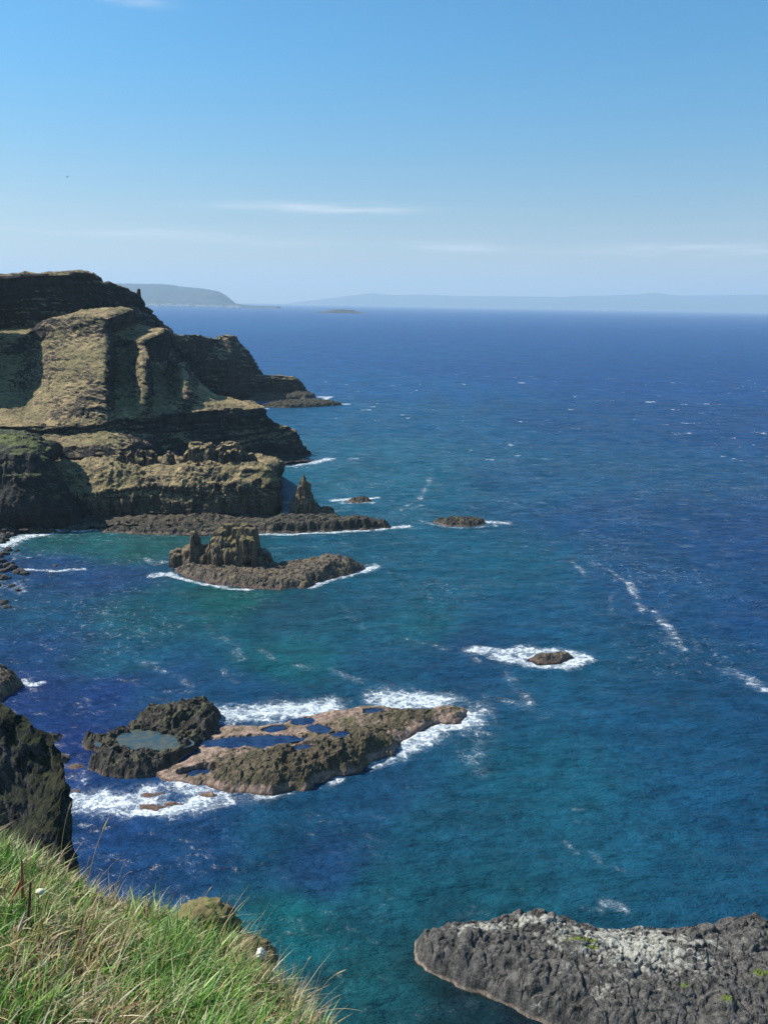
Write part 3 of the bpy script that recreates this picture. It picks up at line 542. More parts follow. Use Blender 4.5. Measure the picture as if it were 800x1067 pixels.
pool(150, 771, 2.1, 7.0, 4.4, M_pale, root, -.15, 1)
# long flat islet with blue pools
flat_poly = [(160,808),(180,820),(215,822),(240,829),(262,831),(290,830),(320,826),(348,812),(375,806),(392,794),(408,789),(418,775),(440,764),(458,755),(478,754),(490,748),(492,741),(480,737),(455,737),(437,741),(415,741),(400,738),(380,737),(345,741),(310,752),(270,757),(235,757),(225,760),(220,772),(205,785),(180,798)]
def h_flat(x, y, d):
    n = fbm(np.column_stack([x/9, y/9, x*0]), 5, 38); f1, f2, cr, cx, cy = columns(x, y, 1.3, 12)
    fr = gauss(x, y, 335, 806, 13, 5.5)+gauss(x, y, 265, 820, 14, 3.5)*.55+gauss(x, y, 440, 752, 14, 4)*.55+gauss(x, y, 385, 785, 9, 7)*.9+gauss(x, y, 290, 800, 12, 4)*.35
    fr = np.clip(fr, 0, 1.15)
    h = (.75+2.1*fr)*(1-np.exp(-np.maximum(d, 0)/1.1))+(.45+.9*fr)*n*ss(0, 3, d)
    h += ss(.2, 1.5, d)*((.12+.45*fr)*(cr-.5)+(.2+.5*fr)*fbm(np.column_stack([x/1.5, y/1.5, x*0]), 3, 39))+(.22+.85*fr)*crag(x, y, 2.8, 62)*ss(0, 1.5, d)
    return h+.08
POOLS = [(265,773,.8,9.5,2.3,.1),(322,780,1.5,2.9,1.3,.0),(308,787,1.5,2.6,1.3,.1),(357,767,1.7,2.2,1.5,-.3),(333,760,1.0,2.6,1.6,-.5),(316,752,.8,2.4,1.6,.2),(392,742,1.0,2.6,1.5,0),(287,760,.8,2.2,1.2,.2),(207,806,.5,3.2,1.3,.3)]
def h_flat2(x, y, d):
    h = h_flat(x, y, d)
    for px, py, z, rx, ry, ro in POOLS:
        c = bl(px, py, z); u = (x-c[0])*math.cos(ro)+(y-c[1])*math.sin(ro); v = -(x-c[0])*math.sin(ro)+(y-c[1])*math.cos(ro)
        e = np.sqrt((u/rx)**2+(v/ry)**2)+.55*fbm(np.column_stack([x/1.7, y/1.7, x*0]), 4, 55)
        h = h+(np.maximum(z+.25, h)-h)*ss(1.7, 1.2, e)*ss(.8, 1.1, e)*.8
        h = h+(z-.35-h)*ss(1.15, .92, e)
    return h
root = empty('rock_islet', sea(320, 785)); tag(root, 'long flat pink-brown rock islet holding several deep blue tidal pools', 'rock islet')
under(islet('rock_body', flat_poly, h_flat2, .2, M_pink, seed=8, wob=.8), root)
for i, (px, py, z, rx, ry, ro) in enumerate(POOLS): pool(px, py, z, rx*1.12, ry*1.12, M_blue, root, ro, i*1.7)
# foreground cobbled rock
fore_poly = [(430,990),(430,1002),(448,1017),(470,1026),(491,1035),(529,1050),(577,1072),(640,1100),(760,1150),(900,1180),(1010,1120),(1010,1040),(900,1000),(810,985),(780,975),(752,972),(672,970),(620,972),(580,966),(540,964),(496,968),(462,970),(442,975),(433,982)]
SPOTS = [(660,985,9,7,.62),(700,1000,8,4,.5),(600,975,6,2.2,.5),(560,962,8,1.6,.6),(500,965,6,1.3,.6),(745,985,4,3,.35),(590,1010,2.5,5,.30),(560,1030,2.6,1.2,.38),(625,1030,2.5,2,.42),(690,1030,7,2,.22),(480,970,2,1,.4),(720,1040,6,2,.2),(620,1000,5,2,.42),(580,985,5,1.5,.42)]
def fore_cells(x, y):
    p = np.column_stack([x/2.2, y/2.2, x*0]); wx = x+fbm(p, 3, 141)*.9; wy = y+fbm(p+7, 3, 142)*.9
    a1, a2, ar, _, _ = columns(wx, wy, .62, 14); b1, b2, br, _, _ = columns(wx*1.0+wy*.45, wy*.8, 1.25, 16)
    g1, g2, dr, _, _ = columns(wx, wy, 3.6, 15); big = ss(-.08, .12, fbm(np.column_stack([x/5, y/5, x*0]), 3, 143))
    return a1*(1-big)+b1*big, a2*(1-big)+b2*big, ar*(1-big)+br*big, g1, g2, dr, big
def h_fore(x, y, d):
    f1, f2, cr, g1, g2, dr, big = fore_cells(x, y)
    n = fbm(np.column_stack([x/7, y/7, x*0]), 4, 48)
    h = 4.3*(1-np.exp(-np.maximum(d, 0)/2.1))+1.3*n*ss(0, 4, d)
    h += ss(.2, 1.5, d)*(.26*(1-(f1*1.25)**2)*(1+.5*big)+.42*(cr-.5)*(1+.6*big)+.5*(dr-.5)*ss(0, .25, g2-g1)-.30*ss(.25, 0, g2-g1))
    h += 2.0*gauss(x, y, 790, 985, 5, 4)+1.1*gauss(x, y, 562, 970, 5, 4)-.9*gauss(x, y, 660, 985, 9, 4)+.55*crag(x, y, 5.5, 66)*ss(0, 2, d)
    return h+.02
def a_fore(x, y, d):
    f1, f2, cr, g1, g2, dr, big = fore_cells(x, y)
    v = 0
    for px, py, rx, ry, s in SPOTS: v = np.maximum(v, s*1.5*gauss(x, y, px, py, rx, ry, 4))
    v = np.maximum(v, .22*(cr > .93))
    v = v+(cr-.5)*.22*(v > .03)-.35*ss(.22, .0, f2-f1)
    g = np.maximum.reduce([gauss(x, y, 605, 985, 3.2, .5, 4), gauss(x, y, 615, 992, 1.8, .4, 4), gauss(x, y, 757, 1048, 1.3, .8, 4), gauss(x, y, 790, 1020, 1.4, .6, 4), gauss(x, y, 712, 1031, .8, .8, 4)])
    return {'lichen': v, 'moss': g}
fo = islet('rock_islet', fore_poly, h_fore, .13, M_fore, attrs=a_fore, wob=.55, seed=10, rough=1.0)
tag(fo, 'large rounded grey rock of basalt cobbles with whitish lichen in the foreground water', 'rock islet')
# smaller rocks
def small(poly, h0, mat, seed, label, res=.25, name='rock_islet', cat='rock islet', group=None, wob=.6):
    def hfun(x, y, d):
        f1, f2, cr, cx, cy = columns(x, y, 1.2, seed)
        return h0*(1-np.exp(-np.maximum(d, 0)/1.4))+ss(.2, 1.5, d)*(.55*(cr-.5)+1.0*h0*.4*fbm(np.column_stack([x/3.5, y/3.5, x*0]), 4, seed)+.35*h0*crag(x, y, 2.2, seed))+.05
    o = islet(name, poly, hfun, res, mat, seed=seed, wob=wob); return tag(o, label, cat, group)
small([(449,545),(462,549),(485,550),(507,548),(505,544),(490,542),(465,542)], 2.0, M_dark, 71, 'low dark rock islet with foam at its right end, right of the pinnacle ledge')
small([(359,524),(375,525),(388,523),(384,520),(368,520)], 1.6, M_dark, 72, 'small dark rock ringed by white foam beyond the pinnacle')
small([(548,688),(560,693),(583,692),(599,687),(590,683),(560,683)], 1.6, M_ledge, 73, 'small brown rock ringed by surf in open water', .15)
small([(260,419),(290,417),(314,416),(309,413),(280,412),(262,413)], 2.5, M_dark, 74, 'black wave-washed rock tongue at the foot of the far point', .6)
small([(272,424),(300,425),(330,424),(357,422),(340,419),(320,418),(290,420)], 2.5, M_dark, 75, 'outermost long black skerry awash beyond the far point', .6)
small([(300,414),(318,416),(330,414),(322,411),(306,411)], 3.0, M_dark, 76, 'small black rock between the far point and the outer skerry', .5)
small([(-40,700),(-40,735),(0,733),(8,727),(18,722),(25,716),(20,708),(10,702)], 3.2, M_ledge, 77, 'dark rock with brown top at the left edge beside a splash', .2)
small([(44,774),(52,778),(62,776),(66,768),(56,764),(47,767)], 1.6, M_dark, 78, 'black wet rock just beyond the grassy near cliff, the upper of two', .2)
small([(56,797),(64,800),(73,796),(74,788),(64,785),(57,788)], 1.4, M_dark, 79, 'black wet rock just beyond the grassy near cliff, the lower of two', .2)
small([(68,801),(78,804),(90,801),(87,796),(74,796)], .7, M_pink, 80, 'pale flat rock awash left of the dark islet', .15, wob=.3)
small([(72,827),(82,829),(92,827),(84,823),(74,823)], .5, M_pink, 81, 'pale flat rock awash just above the long surf band', .15, wob=.3)
AW = [([(142,832),(160,834),(180,830),(172,825),(150,826)],'reddish wave-washed rock nearest the dark islet'),([(145,845),(165,847),(172,842),(160,838),(146,840)],'reddish wave-washed rock lowest in the surf'),([(170,842),(190,843),(196,838),(182,835),(170,837)],'narrow reddish rock in the middle of the surf'),([(205,832),(225,835),(235,830),(222,825),(206,826)],'reddish wave-washed rock beside the long flat islet'),([(184,829),(196,831),(200,827),(190,825)],'smallest reddish rock, between two larger ones in the surf')]
for i, (pg, lb) in enumerate(AW): small(pg, .75, M_pink, 90+i, lb, .15, 'wave_washed_rock', 'rock', 'wave-washed rocks below the flat islet', wob=.5)
# ------------------------------------------------------------------ boulders
def boulder_mesh(seed):
    import bmesh
    bm = bmesh.new(); bmesh.ops.create_icosphere(bm, subdivisions=3, radius=1); me = bpy.data.meshes.new('boulder')
    V = np.array([v.co[:] for v in bm.verts]); n = fbm(V*1.1+seed*9, 3, seed); f = fbm(V*3+seed, 3, seed+1)
    V = V*(1+.45*n+.14*f)[:, None]*np.array([1, .85, .7])
    for ax in range(5):
        d = rng.normal(size=3); d /= np.linalg.norm(d); e = V@d; V = V-np.outer(np.maximum(e-.68, 0)*.85, d)
    for v, c in zip(bm.verts, V): v.co = c
    bm.to_mesh(me); bm.free(); me.materials.append(M_bould)
    return me
BM = [boulder_mesh(k) for k in range(6)]
def boulder(p, s, label, group, i):
    o = bpy.data.objects.new('boulder', BM[i % 6]); C.objects.link(o); o.location = Vector([float(q) for q in p])
    o.rotation_euler = (random.uniform(-.4, .4), random.uniform(-.4, .4), random.uniform(0, 6.3)); o.scale = (s*random.uniform(.8, 1.3), s*random.uniform(.8, 1.2), s*random.uniform(.7, 1.1))
    return tag(o, label, 'boulder', group)
k = 0
for _ in range(150):
    px = random.uniform(-12, 98); low = np.interp(px, [-12, 0, 20, 40, 60, 80, 100], [572, 566, 558, 553, 549, 549, 549]); py = random.uniform(low-15 if px < 40 else low-9, low)
    h = np.clip((low-py)*.22, 0, 3.2)
    boulder(sea(px, py+1, 0)+np.array([0, 0, h*.5]), random.uniform(.7, 1.9)*(1.35 if random.random() < .15 else 1), 'grey-black boulder of the beach heaped at the foot of the shaded cliff', 'boulders on the beach under the shaded cliff', k); k += 1
for px, py, s in [(3,586,1.7),(9,590,2.0),(14,593,2.1),(4,596,1.6),(1,602,1.9),(6,603,1.4),(18,597,1.6),(22,596,2.0),(26,598,1.3),(12,588,1.3),(5,577,1.6),(0,580,1.6),(18,574,.9),(13,611,1.0),(19,615,.9),(9,573,1.2),(25,606,.7),(-3,592,2.2),(-4,610,2.0)]:
    boulder(sea(px, py, .2), s, 'wet dark boulder in the shallows off the left edge below the beach', 'boulders in the shallows at the left edge', k); k += 1
for px, py, s, lb in [(4,629,1.6,'dark boulder standing alone in foam at the left edge'),(7,634,1.3,'smaller dark boulder in front of the lone one at the left edge'),(57,590,1.1,'lone dark rock above the thin white line of surf in the bay'),(54,599,.8,'tiny dark rock just below the thin white surf line in the bay')]:
    boulder(sea(px, py, .1), s, lb, None, k); k += 1
# ------------------------------------------------------------------ near cliff, left
Np = [(-60,705,49),(-25,718,47.5),(0,729,46),(12,738,45.5),(30,750,45),(43,762,44.5),(57,777,44),(65,795,43.5),(69,812,43),(67,826,42.6),(64,842,42.2),(67,863,41.8),(70,881,41.4),(73,905,41),(80,960,40)]
r0 = [at(*p) for p in Np]
bk = lambda k, dz: [np.array([p[0]*k, p[1]*k, p[2]+dz]) for p in r0]
rows = [bk(1.35, -40), bk(1.05, -6), r0, [at(p[0]-10, p[1]+9, p[2]-.2) for p in Np], [at(p[0]-40, p[1]+34, p[2]+.8) for p in Np], [at(p[0]-110, p[1]+80, p[2]+3.5) for p in Np], [at(p[0]-260, p[1]+160, p[2]+8) for p in Np]]
low = lambda p: np.array([p[0]*1.4, p[1]*1.2, -1.0])
for r in rows:
    r.append(low(r[-1]))
def near_disp(V, N, st):
    d = .8*fbm(V/6, 3, 81)+.55*ridged(V/np.array([2.4, 2.4, 3.2]), 4, 82)+.35*fbm(V/.8, 4, 83)-.5
    return V+N*d[:, None]
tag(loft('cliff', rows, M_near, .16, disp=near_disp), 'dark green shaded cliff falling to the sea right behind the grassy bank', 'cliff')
# ------------------------------------------------------------------ bank in the foreground
EDGE = [(-700,700,4.6),(-420,760,4.3),(-200,815,4.0),(-80,850,3.75),(0,880,3.55),(40,902,3.4),(80,925,3.3),(120,945,3.2),(160,956,3.1),(200,968,3.0),(235,990,2.85),(265,1015,2.7),(300,1050,2.5),(335,1085,2.35),(365,1130,2.15),(390,1220,1.8),(410,1400,1.35)]
EP = np.array([at(*p) for p in EDGE])
SC = [(-.9, 78.75), (0.05, 78.5), (.25, 78.25), (.5, 77.95), (.75, 77.7), (.92, 77.5), (1.0, None), (1.07, -.22), (1.13, -1.0), (1.2, -5), (1.35, -20), (1.8, -76.5)]
def bank_row(s, z):
    r = EP.copy(); r[:, :2] *= s
    if z is None: return r
    r[:, 2] = (EP[:, 2]+z) if z < 0 else z+(EP[:, 2]-77.4)*max(s, 0)
    return r
BR = [bank_row(*a) for a in SC]
def bank_disp(V, N, st):
    up = np.array([0, 0, 1.0]); a = ss(70, 76, V[:, 2])
    d = (.10*fbm(V/.8, 3, 91)+.05*fbm(V/.25, 3, 92))*a
    V = V+up*d[:, None]; return V+N*((1-a)*(.9*ridged(V/4, 3, 93)))[:, None]
tag(loft('ground', BR, M_soil, .05, disp=bank_disp), 'turf bank at the cliff edge under the foreground grass', kind='structure')
# a second ground sheet behind the camera so that the place goes on
def bank_point(u, s):
    e = catmull(EP, u); out = e.copy(); out[:, :2] *= s[:, None]
    zs = np.interp(s, [-.9, .05, .25, .5, .75, .92, 1.0, 1.07, 1.13], [1.35, 1.1, .85, .55, .3, .1, 0, -.22, -1.0]); out[:, 2] = 77.4+zs+(e[:, 2]-77.4)*np.clip(s, 0, 1.2)
    out[:, 2] += .10*fbm(out/.8, 3, 91)+.05*fbm(out/.25, 3, 92)
    return out
def blade_arrays(base, L, w, dirx, bend, az, nseg=4):
    n = len(base); up = np.array([0, 0, 1.0]); ts = np.linspace(0, 1, nseg+1); Vs = []
    side = np.stack([np.cos(az), np.sin(az), az*0], 1)
    for t in ts:
        c = base+L[:, None]*(up*(t-.25*t*t*np.abs(bend)[:, None])+dirx*(bend*t*t+.18*t)[:, None])
        hw = w*(1-t**1.6)*.5*(1 if t > 0 else .8)
        if t == 1: Vs.append(c[:, None])
        else: Vs.append(np.stack([c-side*hw[:, None], c+side*hw[:, None]], 1))
    V = np.concatenate(Vs, 1); m = V.shape[1]; b = (np.arange(n)*m)[:, None, None]; Fl = []
    for k in range(nseg-1):
        Fl += [[2*k, 2*k+1, 2*k+3], [2*k, 2*k+3, 2*k+2]]
    k = nseg-1; Fl.append([2*k, 2*k+1, 2*nseg]); Fl = np.array(Fl)
    return V.reshape(-1, 3), (b+Fl[None]).reshape(-1, 3), m
GREEN = np.array([[.09, .23, .035], [.15, .31, .05], [.22, .35, .07], [.05, .14, .03], [.28, .38, .12]]); STRAW = np.array([[.46, .37, .19], [.36, .27, .13], [.58, .52, .36], [.26, .17, .08]])
def blade_mat():
    m = NT('grass_blade'); c = m.attr('tint', 'Color'); m.l(c, m.b.inputs['Base Color']); m.b.inputs['Roughness'].default_value = .45
    m.b.inputs['Specular IOR Level'].default_value = .4
    tr = m.n('ShaderNodeBsdfTranslucent'); m.l(c, tr.inputs['Color']); mx = m.n('ShaderNodeMixShader'); mx.inputs[0].default_value = .38
    m.l(m.b.outputs[0], mx.inputs[1]); m.l(tr.outputs[0], mx.inputs[2]); m.l(mx.outputs[0], m.out.inputs['Surface']); return m.m
M_blade = blade_mat()
def wind(n, spread=.9):
    a = rng.normal(.35, spread, n); return np.stack([np.cos(a), np.sin(a), a*0], 1)
def field(n, lmin, lmax, w, straw, s0=.30, s1=1.08, u0=1.5, u1=15.2, bendm=.45, spread=1.0, pw=1.0):
    u = rng.uniform(u0, u1, n); s = np.sqrt(rng.uniform(s0**2, s1**2, n))
    P = bank_point(u, s)
    cl = fbm(P/.22, 2, 61); pt = fbm(P/.5, 3, 66)
    keep = rng.uniform(-.5, .5, n) < cl*1.3+.12
    P, cl, pt = P[keep], cl[keep], pt[keep]; n = len(P)
    L = (lmin+(lmax-lmin)*rng.uniform(0, 1, n)**pw)*(1+.6*cl)
    az0 = rng.uniform(0, math.pi, n); ph = fbm(P/.18+5, 1, 64)*2.2
    a = .35+ph+rng.normal(0, spread, n)*.6; dirx = np.stack([np.cos(a), np.sin(a), a*0], 1)
    V, Fc, m = blade_arrays(P, L, w*rng.uniform(.6, 1.4, n), dirx, np.abs(rng.normal(bendm, .3, n)), az0)
    isst = rng.uniform(0, 1, n) < np.clip(straw+1.3*pt+.5*np.exp(-((u[keep]-6.5)/1.2)**2-((s[keep]-.62)/.12)**2)+.35*ss(.93, 1.02, s[keep]), .03, .97)
    col = np.where(isst[:, None], STRAW[rng.integers(0, 4, n)], GREEN[rng.integers(0, 5, n)])*rng.uniform(.55, 1.35, (n, 1))
    return V, Fc, np.repeat(col, m, 0)
GREEN = GREEN*1.06; STRAW = STRAW*1.1
parts = [field(9000, .015, .045, .013, .12, spread=3, bendm=1.0), field(36000, .02, .07, .0058, .30, spread=2.4, bendm=.8), field(22000, .05, .13, .0085, .15, pw=1.4, spread=1.6, bendm=.6), field(11000, .03, .11, .0045, .8, bendm=1.3, spread=3.5), field(1500, .12, .26, .0038, .6, pw=1.8, bendm=.3, spread=.8)]
Vs, Fs, Cs, off = [], [], [], 0
for V, Fc, c in parts: Vs.append(V); Fs.append(Fc+off); Cs.append(c); off += len(V)
tag(mesh_np('grass', np.concatenate(Vs), np.concatenate(Fs), M_blade, attrs={'tint': np.concatenate(Cs)}), 'dense wind-blown green grass mixed with straw blades', kind='stuff')
# tall stalks that stand out against the sea
def tube(pts, rad, mat, name, parent=None, sides=6):
    pts = np.array(pts, float); n = len(pts); V = []; Fq = []
    for i, p in enumerate(pts):
        t = pts[min(i+1, n-1)]-pts[max(i-1, 0)]; t /= np.linalg.norm(t); a = np.cross(t, [0, 1, .1]); a /= np.linalg.norm(a); b = np.cross(t, a)
        r = rad[i] if hasattr(rad, '__len__') else rad
        for k in range(sides): q = 2*math.pi*k/sides; V.append(p+r*(a*math.cos(q)+b*math.sin(q)))
    for i in range(n-1):
        for k in range(sides): Fq.append((i*sides+k, i*sides+(k+1) % sides, (i+1)*sides+(k+1) % sides, (i+1)*sides+k))
    return mesh_np(name, V, Fq, mat, parent)
M_straw = plain('straw_stalk', (.40, .31, .18)); M_rust = plain('rust_stem', (.30, .12, .05)); M_brown = plain('brown_stem', (.12, .06, .03)); M_pale_st = plain('pale_stalk', (.50, .47, .40))
M_white = plain('white_petal', (.80, .80, .74), .7, .06); M_cream = plain('cream_petal', (.66, .64, .42), .7, .15, 60); M_wstone = plain('white_stone', (.62, .60, .56), .8, .15, 40)
STALK = [((92,935),(96,900),(112,856),3.1,'tall straw stalk leaning right, tallest above the grass',.0022),((63,905),(66,870),(74,838),3.2,'tall thin straw stalk in front of the dark near cliff',.0016),((86,930),(90,908),(94,892),3.1,'short straight straw stalk just left of the tallest one',.0016),
 ((118,940),(124,915),(131,898),3.1,'straw stalk leaning right, left of a forked pair',.0015),((115,940),(126,918),(138,908),3.1,'low slanting straw stalk crossing another near the bank crest',.0015),((163,960),(166,930),(168,908),3.0,'thin upright green stalk near the middle of the bank crest',.0013),
 ((195,970),(207,945),(220,925),2.95,'slender pale stalk leaning right beside the mossy crag',.0013),((270,1010),(274,985),(271,966),2.6,'thin bare stalk beside the white stone',.0014),((282,1010),(281,985),(278,970),2.6,'thin bare stalk leaning left behind the white stone',.0014),
 ((292,1035),(296,1000),(297,985),2.5,'upright green stalk right of the white stone',.0013),((300,1045),(312,1018),(323,998),2.45,'slanting stalk with a seed head toward the lower edge of the bank',.0014),((325,1070),(333,1035),(357,1012),2.35,'longest curved stalk reaching right over the water',.0012),((318,1070),(335,1050),(356,1036),2.35,'thin straight stalk below the curved one',.0012),((320,1062),(345,1052),(378,1054),2.35,'nearly level thin stalk pointing far right over the water',.001),((225,965),(233,948),(240,934),2.9,'short stalk above the dark face of the crag',.0014)]
for i, (a, b, c, Y, lb, r) in enumerate(STALK):
    A0, B0, C0 = at(a[0], a[1], Y), at(b[0], b[1], Y-.05), at(c[0], c[1], Y-.08); A0 = A0-.35*(B0-A0)
    ts = np.linspace(0, 1, 9); pts = [(1-t)**2*A0+2*t*(1-t)*(2*B0-(A0+C0)/2)+t*t*C0 for t in ts]
    rt = empty('grass_stalk', A0); tag(rt, lb, 'grass stalk', 'tall stalks along the bank crest')
    under(tube(pts, [r*(1-.5*t) for t in ts], M_straw if i not in (5, 9) else plain('green_stalk', (.15, .22, .06)), 'stem'), rt)
    if i in (0, 1, 6, 10, 11):
        hd = [pts[-2]*(1-t)+pts[-1]*t+(pts[-1]-pts[-2])*t*.6 for t in np.linspace(0, 1, 6)]
        under(tube(hd, [r*.6, r*1.5, r*1.8, r*1.5, r, r*.2], M_straw, 'seed_head'), rt)
tag(tube([at(3,955,2.75), at(10,940,2.75), at(18,928,2.73), at(22,918,2.72)], [.009, .008, .007, .005], M_rust, 'dead_stem'), 'rust-orange broken stem leaning right near the left edge', 'dead stem')
tag(tube([at(24,935,2.72), at(23.5,915,2.72), at(23,897,2.72)], [.008, .007, .004], M_rust, 'dead_stem'), 'short upright rust-brown stem near the left edge', 'dead stem')
tag(tube([at(29,962,2.6), at(31,940,2.6), at(32,920,2.6)], [.006, .007, .004], M_brown, 'dead_stem'), 'dark brown upright stem in the grass near the left edge', 'dead stem')
tag(tube([at(16,985,2.5), at(21,967,2.5), at(27,950,2.5)], [.004, .006, .003], M_pale_st, 'dead_stem'), 'pale bleached flat stalk below the dark brown stem', 'dead stem')
# white flower head
fl = empty('flower', at(42, 945, 2.9)); tag(fl, 'small round creamy white flower head in the grass at left', 'flower')
def blob(name, c, r, mat, seed=0, sub=3, sq=(1, 1, 1), amp=.3, fr=1.2):
    import bmesh
    bm = bmesh.new(); bmesh.ops.create_icosphere(bm, subdivisions=sub, radius=1)
    V = np.array([v.co[:] for v in bm.verts]); rg = (ridged(V*fr*1.6+seed, 5, seed+3)*.6+.5*(worley2(V[:, 0]*3+V[:, 2]*2, V[:, 1]*3+V[:, 2]*2, seed)[2]-.5)*.5+.35*fbm(V*7, 4, seed+6) if sub > 4 else 0)
    V = V*(1+amp*(fbm(V*fr+seed*7, 5, seed)+rg))[:, None]*np.array(sq)*r+np.array(c)
    Fq = np.array([[v.index for v in f.verts] for f in bm.faces]); bm.free()
    return mesh_np(name, V, Fq, mat)
under(blob('flower_head', at(42, 929, 2.75), .016, M_cream, 1, 3, (1.2, .8, .8), .35, 3), fl)
under(tube([at(41,950,2.9), at(40,933,2.78)], .002, plain('green_stalk', (.12, .2, .05)), 'stem'), fl)
tag(blob('stone', at(272, 994, 2.62), .021, M_wstone, 4, 4, (.8, .7, 1.15), .8, 2.2), 'jagged white stone at the rocky edge of the bank', 'stone')
# crag at the bank edge
tag(blob('rock_outcrop', at(214, 968, 3.05), .115, M_crag, 5, 5, (1.1, .9, .85), .55, 1.3), 'mossy brown rock with a dark right side at the bank edge', 'rock outcrop')
tag(blob('rock_outcrop', at(248, 998, 2.92), .105, M_crag, 8, 5, (1.2, .9, .6), .6, 1.5), 'dark broken rock below the mossy one, beside the white stone', 'rock outcrop')
# ------------------------------------------------------------------ distant land
M_land = plain('distant_land', (.014, .034, .042), .9, .4, .0012)  # bluer than the land itself: some of the haze is put into the colour
def ridge_land(name, sil, Y, base_y, depth, label, seed, nx=220, kindv='structure', cat=None, mat=None, rgh=.06):
    """hill range whose skyline follows sil, sloping to the water in front and behind"""
    Pw = np.array([at(px, py, Y) for px, py in sil]); x = np.linspace(Pw[0, 0], Pw[-1, 0], nx); top = np.interp(x, Pw[:, 0], np.maximum(Pw[:, 2], 1))
    q = np.linspace(-1, 1, 41); V = []
    pr = np.where(q < 0, ss(-1, -.1, q), 1-.9*ss(.1, 1, q)*1)
    for k, qq in enumerate(q):
        yy = Y+qq*depth; z = top*pr[k]*1.0
        V.append(np.stack([x, x*0+yy, z], 1))
    V = np.array(V).reshape(-1, 3); n = ridged(V/(depth*.45), 4, seed); V[:, 2] += n*V[:, 2]*rgh*2-1.5; V[:, 1] += n*depth*.12
    o = mesh_np(name, V, grid_faces(nx, 41), mat or M_land); return tag(o, label, cat, kind=kindv)
ridge_land('hills', [(60,297),(100,296),(132,296),(169,296.6),(185,298.6),(205,300.7),(217,302.3),(226,304),(232,307),(237,311.5),(240,315.2)], 12500, 0, 900, 'long blue-hazed headland behind the white town', 1, rgh=.03)
ridge_land('hills', [(298,316.5),(320,313.5),(345,311),(365,308.5),(388,306),(405,308),(440,307.5),(476,309),(530,309),(575,310),(611,309),(656,308),(683,306),(710,309),(755,308),(800,308),(860,309),(1000,312)], 30000, 0, 2500, 'faint hazy mountain range along the horizon', 2, 400, rgh=.04)
ridge_land('terrain', [(120,313),(150,314),(175,314),(200,314.5),(225,315),(245,316.5),(262,318.3),(290,319.2)], 10300, 0, 330, 'low coastal plain carrying the town', 3, rgh=.02)
sk = ridge_land('rocky_island', [(327,326),(334,324.4),(341,324),(347,323),(352,322.8),(357,322.4),(362,323.2),(366,323),(371,324.4),(379,325.6)], 6700, 0, 60, 'low dark skerry lying far out near the horizon', 4, 160, kindv=None, cat='island', mat=plain('skerry_rock', (.035, .035, .038), .9, .3, .05), rgh=.12)
# town
M_hw = plain('house_white', (.80, .80, .78), .7, .04); M_hr = plain('roof_slate', (.16, .15, .16), .8, .2)
def house(p, w, d, h, rh):
    t = empty('house', p)
    V = np.array([(-w, -d, 0), (w, -d, 0), (w, d, 0), (-w, d, 0), (-w, -d, h), (w, -d, h), (w, d, h), (-w, d, h)], float)
    o = mesh_np('wall', V, [(0, 1, 5, 4), (1, 2, 6, 5), (2, 3, 7, 6), (3, 0, 4, 7)], M_hw, t, smooth=False)
    e = 1.05; R_ = np.array([(-w*e, -d*e, h-.3), (w*e, -d*e, h-.3), (w*e, d*e, h-.3), (-w*e, d*e, h-.3), (-w*e, 0, h+rh), (w*e, 0, h+rh)], float)
    mesh_np('roof', R_, [(0, 1, 5, 4), (2, 3, 4, 5), (1, 2, 5, 5), (3, 0, 4, 4)], M_hr, t, smooth=False)
    return t
hp = house((0, 0, 0), 13, 9, 15, 5); first = True
for i in range(120):
    px = random.choice([random.uniform(152, 200), random.uniform(152, 232), random.uniform(205, 232), random.uniform(236, 250)])
    Y = random.uniform(9950, 10300); zt = np.interp(Y, [9950, 10300], [3, 26]) if px < 232 else 3
    p = at(px, 318, Y); p[2] = zt-1; s = random.uniform(1.1, 2.3)
    if first: t = hp; first = False
    else:
        t = hp.copy(); C.objects.link(t)
        for ch in list(hp.children): c = ch.copy(); C.objects.link(c); c.parent = t
    t.location = Vector([float(a) for a in p]); t.rotation_euler = (0, 0, random.uniform(-.5, .5)); t.scale = (s, 1, random.uniform(.8, 1.4))
    tag(t, 'tiny white house in the distant town under the hazy headland', 'house', 'white houses of the distant town')
# ship
sp = at(631, 324, 21000); sp[2] = 0; sh = empty('ship', sp); tag(sh, 'tiny white ship on the horizon', 'ship')
M_sh = plain('ship_white', (.82, .82, .82), .5, .02)
hull = np.array([(-55, -9, 0), (45, -9, 0), (60, 0, 0), (45, 9, 0), (-55, 9, 0), (-58, -11, 14), (50, -11, 14), (72, 0, 17), (50, 11, 14), (-58, 11, 14)], float)
mesh_np('hull', hull, [(0, 1, 6, 5), (1, 2, 7, 6), (2, 3, 8, 7), (3, 4, 9, 8), (4, 0, 5, 9), (5, 6, 8, 9), (6, 7, 8, 8)], M_sh, sh, False)
sup = np.array([(-45, -9, 13.9), (35, -9, 13.9), (35, 9, 13.9), (-45, 9, 13.9), (-42, -8, 34), (24, -8, 34), (24, 8, 34), (-42, 8, 34)], float)
mesh_np('superstructure', sup, [(0, 1, 5, 4), (1, 2, 6, 5), (2, 3, 7, 6), (3, 0, 4, 7), (4, 5, 6, 7)], M_sh, sh, False)
